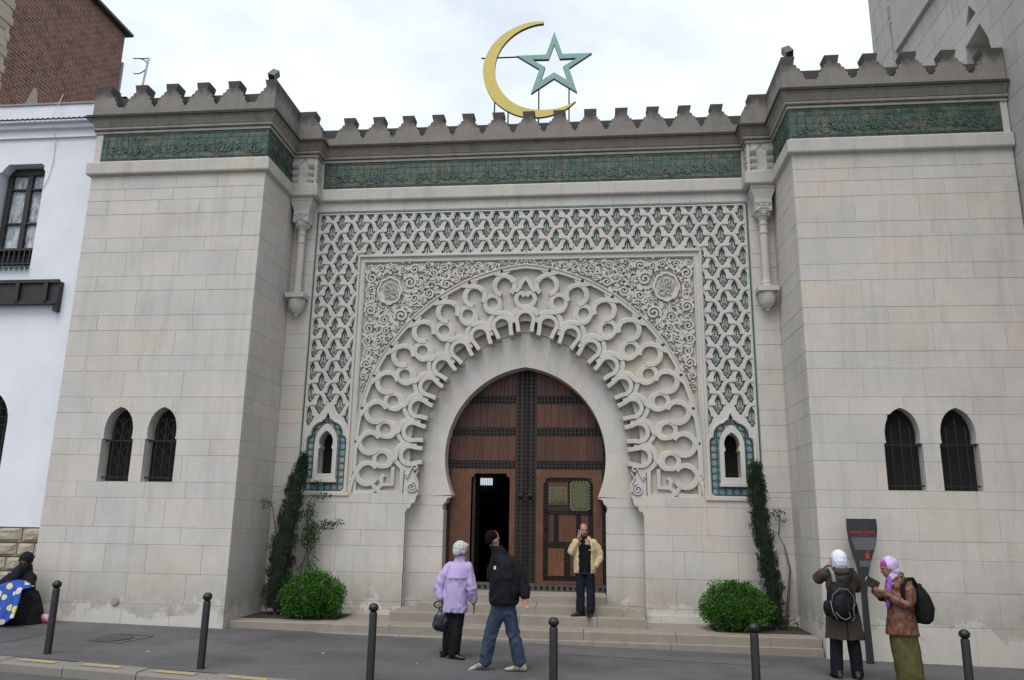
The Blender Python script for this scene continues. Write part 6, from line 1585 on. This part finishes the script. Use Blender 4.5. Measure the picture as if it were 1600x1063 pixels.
b.tube([(-.16, -.10, .20), (-.14, -.13, .34), (-.04, -.135, .43), (.07, -.13, .42), (.14, -.12, .33), (.155, -.11, .2)], .006, 5); b.tube([(-.12, -.155, .12), (-.07, -.175, .05), (.0, -.18, .02), (.07, -.175, .06), (.05, -.18, .12)], .007, 5); b.tube([(.16, -.09, .26), (.12, -.14, .16), (.135, -.13, .05), (.10, -.12, .0)], .006, 5); b.tube([(-.17, -.09, .26), (-.15, -.13, .12), (-.10, -.13, .02)], .006, 5)
b.build('piping', M_pip, o)
for sg, c in ((-1, [(-.07, -.02, .50), (-.075, .02, .62), (-.085, .12, .69), (-.10, .24, .66)]), (1, [(.08, .0, .48), (.16, .02, .58), (.22, .10, .68), (.24, .22, .66)])):
    b = MB(); b.tube(c, .028, 8); remesh(b, 'strap', M_bp if sg > 0 else M_pip, o, .009)

# 5 --- woman in profile reading
p = person(4.17, 11.64, 'woman in magenta and white headscarf, brown leather jacket and olive skirt, reading a book')
HM = head_m((-.125, .0, 1.535), R_(-90), R_(18))
b = MB(); head(b, HM); limb(b, [(-.10, .0, 1.47), (-.05, .0, 1.38)], [.048, .055]); torso(b, [(.7, 0, 0, .12, .14), (1.1, 0, 0, .11, .13), (1.34, .0, 0, .11, .17), (1.40, -.01, 0, .08, .1)])
AR = [(.03, -.17, 1.33), (.03, -.20, 1.10), (-.25, -.09, 1.22)]; AL = [(.0, .17, 1.33), (.0, .18, 1.12), (-.27, .08, 1.18)]
limb(b, AR, [.05, .04, .028]); limb(b, AL, [.05, .04, .028])
hand(b, dirm((-.25, -.09, 1.22), (-1, .15, .35), (.1, .9, .5)), .9, 1, .92); hand(b, dirm((-.27, .08, 1.18), (-1, -.2, .55), (0, -.9, .5)), .9, -1, .92)
limb(b, [(0, -.09, .8), (.03, -.09, .45), (.05, -.09, .08)], [.08, .055, .038]); limb(b, [(0, .09, .8), (.03, .09, .45), (.05, .09, .08)], [.08, .055, .038])
body = remesh(b, 'body', M_skin3, p, .009); eyes(body, HM)
M_mag = cloth('magenta_cap', (.34, .05, .27), .7, .1); M_scf = cloth('lilac_white_scarf', (.52, .42, .66), .75, .25, 12)
b = MB(); h = MB(); h.ell((0, .012, .058), (.080, .090, .060), 18, 12); h.ell((0, -.062, .052), (.050, .020, .012), 12, 8); xf(b, h, HM); remesh(b, 'under_cap', M_mag, body, .008)
b = MB(); h = MB(); h.ell((0, .045, .035), (.102, .098, .108), 20, 14); h.ell((0, .050, -.05), (.088, .075, .08), 16, 10); xf(b, h, HM)
b.loft([((-.08, 0, 1.46), (.07, 0, 0), (0, .085, 0)), ((-.075, 0, 1.40), (.085, 0, 0), (0, .10, 0)), ((-.11, 0, 1.33), (.06, 0, 0), (0, .11, 0))], 18)
remesh(b, 'headscarf', M_scf, body, .009, .006, 16, 2)
M_pur = cloth('violet_scarf_end', (.26, .10, .38), .75, .3, 14)
b = MB(); limb(b, [(-.12, -.04, 1.40), (-.16, -.08, 1.28), (-.18, -.07, 1.14), (-.19, -.06, 1.04)], [.045, .040, .034, .024]); limb(b, [(-.09, .0, 1.42), (-.14, .0, 1.30)], [.06, .05]); remesh(b, 'scarf_end', M_pur, body, .009, .010, 16, 4)
M_bl = simple('brown_leather', (.13, .050, .025), .42, 0, .25, 9, .5, 70)
b = MB(); torso(b, [(.675, -.01, 0, .21, .19), (.72, -.01, 0, .205, .19), (.95, -.01, 0, .165, .175), (1.10, -.005, 0, .155, .175), (1.28, .0, 0, .15, .185), (1.38, .0, 0, .12, .16), (1.43, -.01, 0, .085, .10)])
limb(b, [(.03, -.17, 1.34), (.045, -.205, 1.22), (.02, -.21, 1.10), (-.10, -.17, 1.12), (-.23, -.10, 1.21)], [.078, .08, .075, .064, .05]); limb(b, [(.0, .17, 1.34), (.02, .19, 1.20), (-.02, .18, 1.11), (-.25, .085, 1.17)], [.075, .075, .07, .05])
jk = remesh(b, 'leather_jacket', M_bl, p, .009, .020, 12, 12)
b = MB(); b.tube([(.02, -.10, 1.45), (-.05, -.11, 1.42), (-.12, -.08, 1.36)], .024, 8); b.tube([(.04, .0, 1.47), (.03, -.08, 1.46)], .026, 8); remesh(b, 'collar', M_bl, jk, .008)
b = MB(); b.ell((-.245, .085, 1.165), (.04, .045, .05), 10, 8); b.ell((-.225, .085, 1.13), (.05, .045, .045), 10, 8); remesh(b, 'dark_cuff', M_bp, jk, .009)
t = NT('olive_skirt_cloth'); c = t.ramp(t.noise(5, 4), [(.3, (.045, .045, .008)), (.7, (.085, .082, .018))]); t.col(c); t.bump(t.noise(200, 2), .3, .003); M_ol = t.end(.8)
b = MB(); torso(b, [(.80, .0, 0, .16, .15), (.62, .0, 0, .175, .165), (.35, .02, 0, .17, .165), (.06, .045, 0, .165, .17)]); o = remesh(b, 'skirt', M_ol, p, .011, .022, 8, 9)
shoe(p, (.07, -.09, 0), R_(-90), M_shoe, .25); shoe(p, (.05, .09, 0), R_(-90), M_shoe, .25)
bk = empty('book', (4.17 - .36, 11.64, gz(4.17) + 1.33), 0, 'open black covered book held up by the woman in the brown leather jacket', 'book')
RB = Matrix.Rotation(R_(30), 4, 'Y') @ Matrix.Rotation(R_(-18), 4, 'X')
for sg in (-1, 1):
    b = MB(); h = MB(lambda u, v, w: (u, v, w)); h.block(-.09, .09, -.004, .004, -.062, .062, .001); xf(b, h, RB @ Matrix.Translation((0, 0, -.06)) @ Matrix.Rotation(R_(16 * sg), 4, 'X') @ Matrix.Translation((0, 0, .06))); b.build('cover', M_black, bk)
for sg in (-1, 1):
    b = MB(); h = MB(lambda u, v, w: (u, v, w)); h.block(-.086, .086, -.004, .004, -.058, .058, .001); xf(b, h, RB @ Matrix.Translation((0, 0, -.06)) @ Matrix.Rotation(R_(9 * sg), 4, 'X') @ Matrix.Translation((0, 0, .06))); b.build('pages', simple('book_paper%d' % sg, (.6, .58, .52), .9), bk)
bp = empty('backpack', (4.17 + .235, 11.62, gz(4.17) + .83), 0, 'plain rounded black backpack on the back of the woman in brown leather', 'backpack')
b = MB(); torso(b, [(.0, .02, 0, .08, .12), (.05, .03, 0, .125, .15), (.2, .035, 0, .145, .16), (.36, .01, 0, .125, .15), (.47, -.035, 0, .085, .11), (.53, -.08, 0, .05, .06)]); o = remesh(b, 'bag_body', M_bp, bp, .010, .010, 9, 11)
b = MB(); b.ell((-.005, -.02, .49), (.055, .06, .03), 12, 8); b.tube([(-.06, -.12, .50), (-.13, -.19, .585), (-.22, -.22, .58), (-.28, -.23, .50), (-.29, -.22, .40), (-.24, -.21, .28)], .026, 8); remesh(b, 'strap', M_bp, o, .009)

# 6 --- seated veiled figure at the foot of the wall
p = person(-10.06, 13.34, 'figure in black veil seated against the wall at the left edge, with a patterned cloth')
HM = head_m((.04, -.0, 1.03), R_(12), R_(10))
b = MB(); head(b, HM); limb(b, [(.01, .03, .90), (.0, .06, .80)], [.05, .06]); torso(b, [(.15, .05, .1, .18, .14), (.5, .03, .1, .15, .12), (.78, .0, .08, .17, .1), (.84, .0, .07, .1, .08)])
limb(b, [(-.17, .05, .74), (-.27, -.08, .56), (-.16, -.26, .58)], [.05, .045, .03]); limb(b, [(.17, .05, .74), (.22, -.10, .55), (.10, -.24, .60)], [.05, .045, .03])
limb(b, [(-.08, .05, .18), (-.16, -.30, .46), (-.15, -.38, .08)], [.09, .07, .045]); limb(b, [(.12, .05, .18), (.12, -.28, .46), (.12, -.36, .08)], [.09, .07, .045])
hand(b, dirm((-.16, -.26, .60), (.5, -.6, -.1), (.2, .2, -1)), .8, 1, .95)
body = remesh(b, 'body', M_skin3, p, .009); eyes(body, HM)
M_veil = cloth('black_veil', (.014, .014, .017), .85, .3)
b = MB(); h = MB(); h.ell((0, .02, .03), (.105, .120, .115), 20, 14); h.ell((0, -.045, -.065), (.085, .075, .05), 16, 10); xf(b, h, HM)
b.loft([((.03, .02, .97), (.10, 0, 0), (0, .11, 0)), ((.02, .02, .86), (.13, 0, 0), (0, .13, 0)), ((.01, .02, .78), (.21, 0, 0), (0, .16, 0)), ((.0, .0, .60), (.25, 0, 0), (0, .20, 0)), ((.02, -.02, .42), (.26, 0, 0), (0, .24, 0))], 22)
limb(b, [(-.19, .0, .74), (-.30, -.08, .58), (-.24, -.22, .54)], [.09, .10, .07]); limb(b, [(.18, .0, .74), (.23, -.10, .58), (.10, -.24, .55)], [.09, .09, .07]); limb(b, [(.05, -.12, .90), (.02, -.20, .75), (-.04, -.24, .62)], [.08, .09, .07])
hs = remesh(b, 'veil', M_veil, p, .011, .015, 8, 21)
q = MB(); h = MB(); h.ell((0, -.106, .008), (.052, .016, .014), 12, 8); xf(q, h, HM); q.build('eye_opening', simple('shadowed_skin', (.10, .055, .04), .6), hs, smooth=True)
b = MB(); torso(b, [(-.0, .16, -.04, .34, .33), (.20, .15, -.04, .31, .31), (.42, .11, -.03, .27, .26), (.52, .08, .02, .22, .2)]); limb(b, [(-.10, .0, .35), (-.14, -.30, .44), (-.12, -.36, .1)], [.13, .11, .12]); limb(b, [(.22, .0, .35), (.24, -.24, .44), (.26, -.28, .1)], [.13, .12, .14])
remesh(b, 'robe', M_veil, p, .012, .018, 7, 22)
t = NT('blue_print_cloth'); tc_ = t.node('ShaderNodeTexCoord'); mpp = t.node('ShaderNodeMapping'); mpp.inputs['Scale'].default_value = (1, .45, 1); t.l.new(tc_.outputs['Object'], mpp.inputs['Vector'])
v = t.node('ShaderNodeTexVoronoi', i_Scale=7.0, i_Randomness=.7); t.l.new(mpp.outputs[0], v.inputs['Vector'])
sp2 = t.node('ShaderNodeSeparateColor'); t.l.new(v.outputs['Color'], sp2.inputs[0])
inner = t.ramp(sp2.outputs[0], [(0, (.62, .55, .06)), (.5, (.62, .55, .06)), (.52, (.55, .48, .33)), (1, (.55, .48, .33))], 'CONSTANT')
c = t.mix(t.ramp(v.outputs['Distance'], [(.36, g3(1)), (.38, g3(0))]), (.02, .07, .36), (.60, .60, .55)); c = t.mix(t.ramp(v.outputs['Distance'], [(.30, g3(1)), (.32, g3(0))]), c, inner)
t.col(c); M_print = t.end(.8)
b = MB(); n = 40; m = 30; vs = []
for j in range(m + 1):
    for i in range(n + 1):
        u = -.45 + .88 * i / n; s_ = j / m
        if s_ < .25: x_, y_, z_ = u, -.22 - s_ * 4 * .26, .66 - .03 * s_ * 4
        else: q_ = (s_ - .25) / .75; x_, y_, z_ = u + .04 * q_, -.48 - .16 * q_, .63 - .62 * q_
        sh = max(0, (i / n) - .75) * 4
        z_ = z_ + (.0 if s_ < .25 else .16 * sh * q_) - .06 * math.sin(i / n * 7) * (1 if s_ < .3 else .3)
        y_ += .035 * math.sin(i * .62 + 2.2 * noise.noise((i * .1, j * .08, 0))) * min(1, s_ * 1.6)
        vs.append((x_, y_, max(.008, z_)))
b.add(vs, [(j * (n + 1) + i, j * (n + 1) + i + 1, (j + 1) * (n + 1) + i + 1, (j + 1) * (n + 1) + i) for j in range(m) for i in range(n)])
lc = empty('patterned_cloth', (-10.06, 13.34, gz(-10.1)), 0, 'blue cloth printed with yellow and cream discs, spread over the lap of the seated figure', 'cloth')
o = b.build('cloth_sheet', M_print, lc, smooth=True); md = o.modifiers.new('thick', 'SOLIDIFY'); md.thickness = .012
pb = empty('plastic_bag', (-9.56, 13.44, gz(-9.7)), 0, 'small knotted pink and white plastic bag on the pavement by the wall', 'bag')
t = NT('pink_plastic'); c = t.ramp(t.noise(14, 4, .6), [(.42, (.55, .07, .16)), (.55, (.62, .25, .34)), (.62, (.65, .55, .58))]); t.col(c); M_pk = t.end(.35)
b = MB(); b.ell((0, 0, .07), (.14, .09, .075), 16, 10); b.ell((.05, .02, .09), (.08, .07, .06), 12, 8); remesh(b, 'bag', M_pk, pb, .008, .016, 20, 3)
b = MB(); 
for k in range(5): a = k * 1.3; b.tube([(.08, 0, .12), (.10 + .03 * math.cos(a), .03 * math.sin(a), .18), (.11 + .06 * math.cos(a), .05 * math.sin(a), .20 + .02 * (k % 2))], [.02, .014, .006], 6)
remesh(b, 'knot', simple('violet_plastic', (.22, .13, .45), .4, 0, .3, 20), pb, .007)
# litter scraps on the pavement
for k, (x, y) in enumerate(((-6.4, 11.3), (-4.0, 11.9), (-2.5, 11.5), (-5.4, 10.95))):
    b = MB(); b.add([(-.035, -.01, .0), (.02, -.02, .006), (.04, .01, .004), (-.02, .02, .010)], [(0, 1, 2, 3)]); e = b.build('paper_scrap', simple('dirty_paper', (.4, .4, .38), .9) if k == 0 else bpy.data.materials['dirty_paper'])
    e.location = (x, y, gz(x) + .003); e.rotation_euler = (0, 0, k * 1.1)
    tag(e, ['tiny pale litter scrap on the pavement left of the second bollard', 'tiny pale litter scrap on the pavement between steps and the white-haired walker', 'tiny pale litter scrap by the feet of the white-haired walker', 'tiny pale litter scrap beside the second bollard foot'][k], 'litter', 'litter scraps on the pavement')
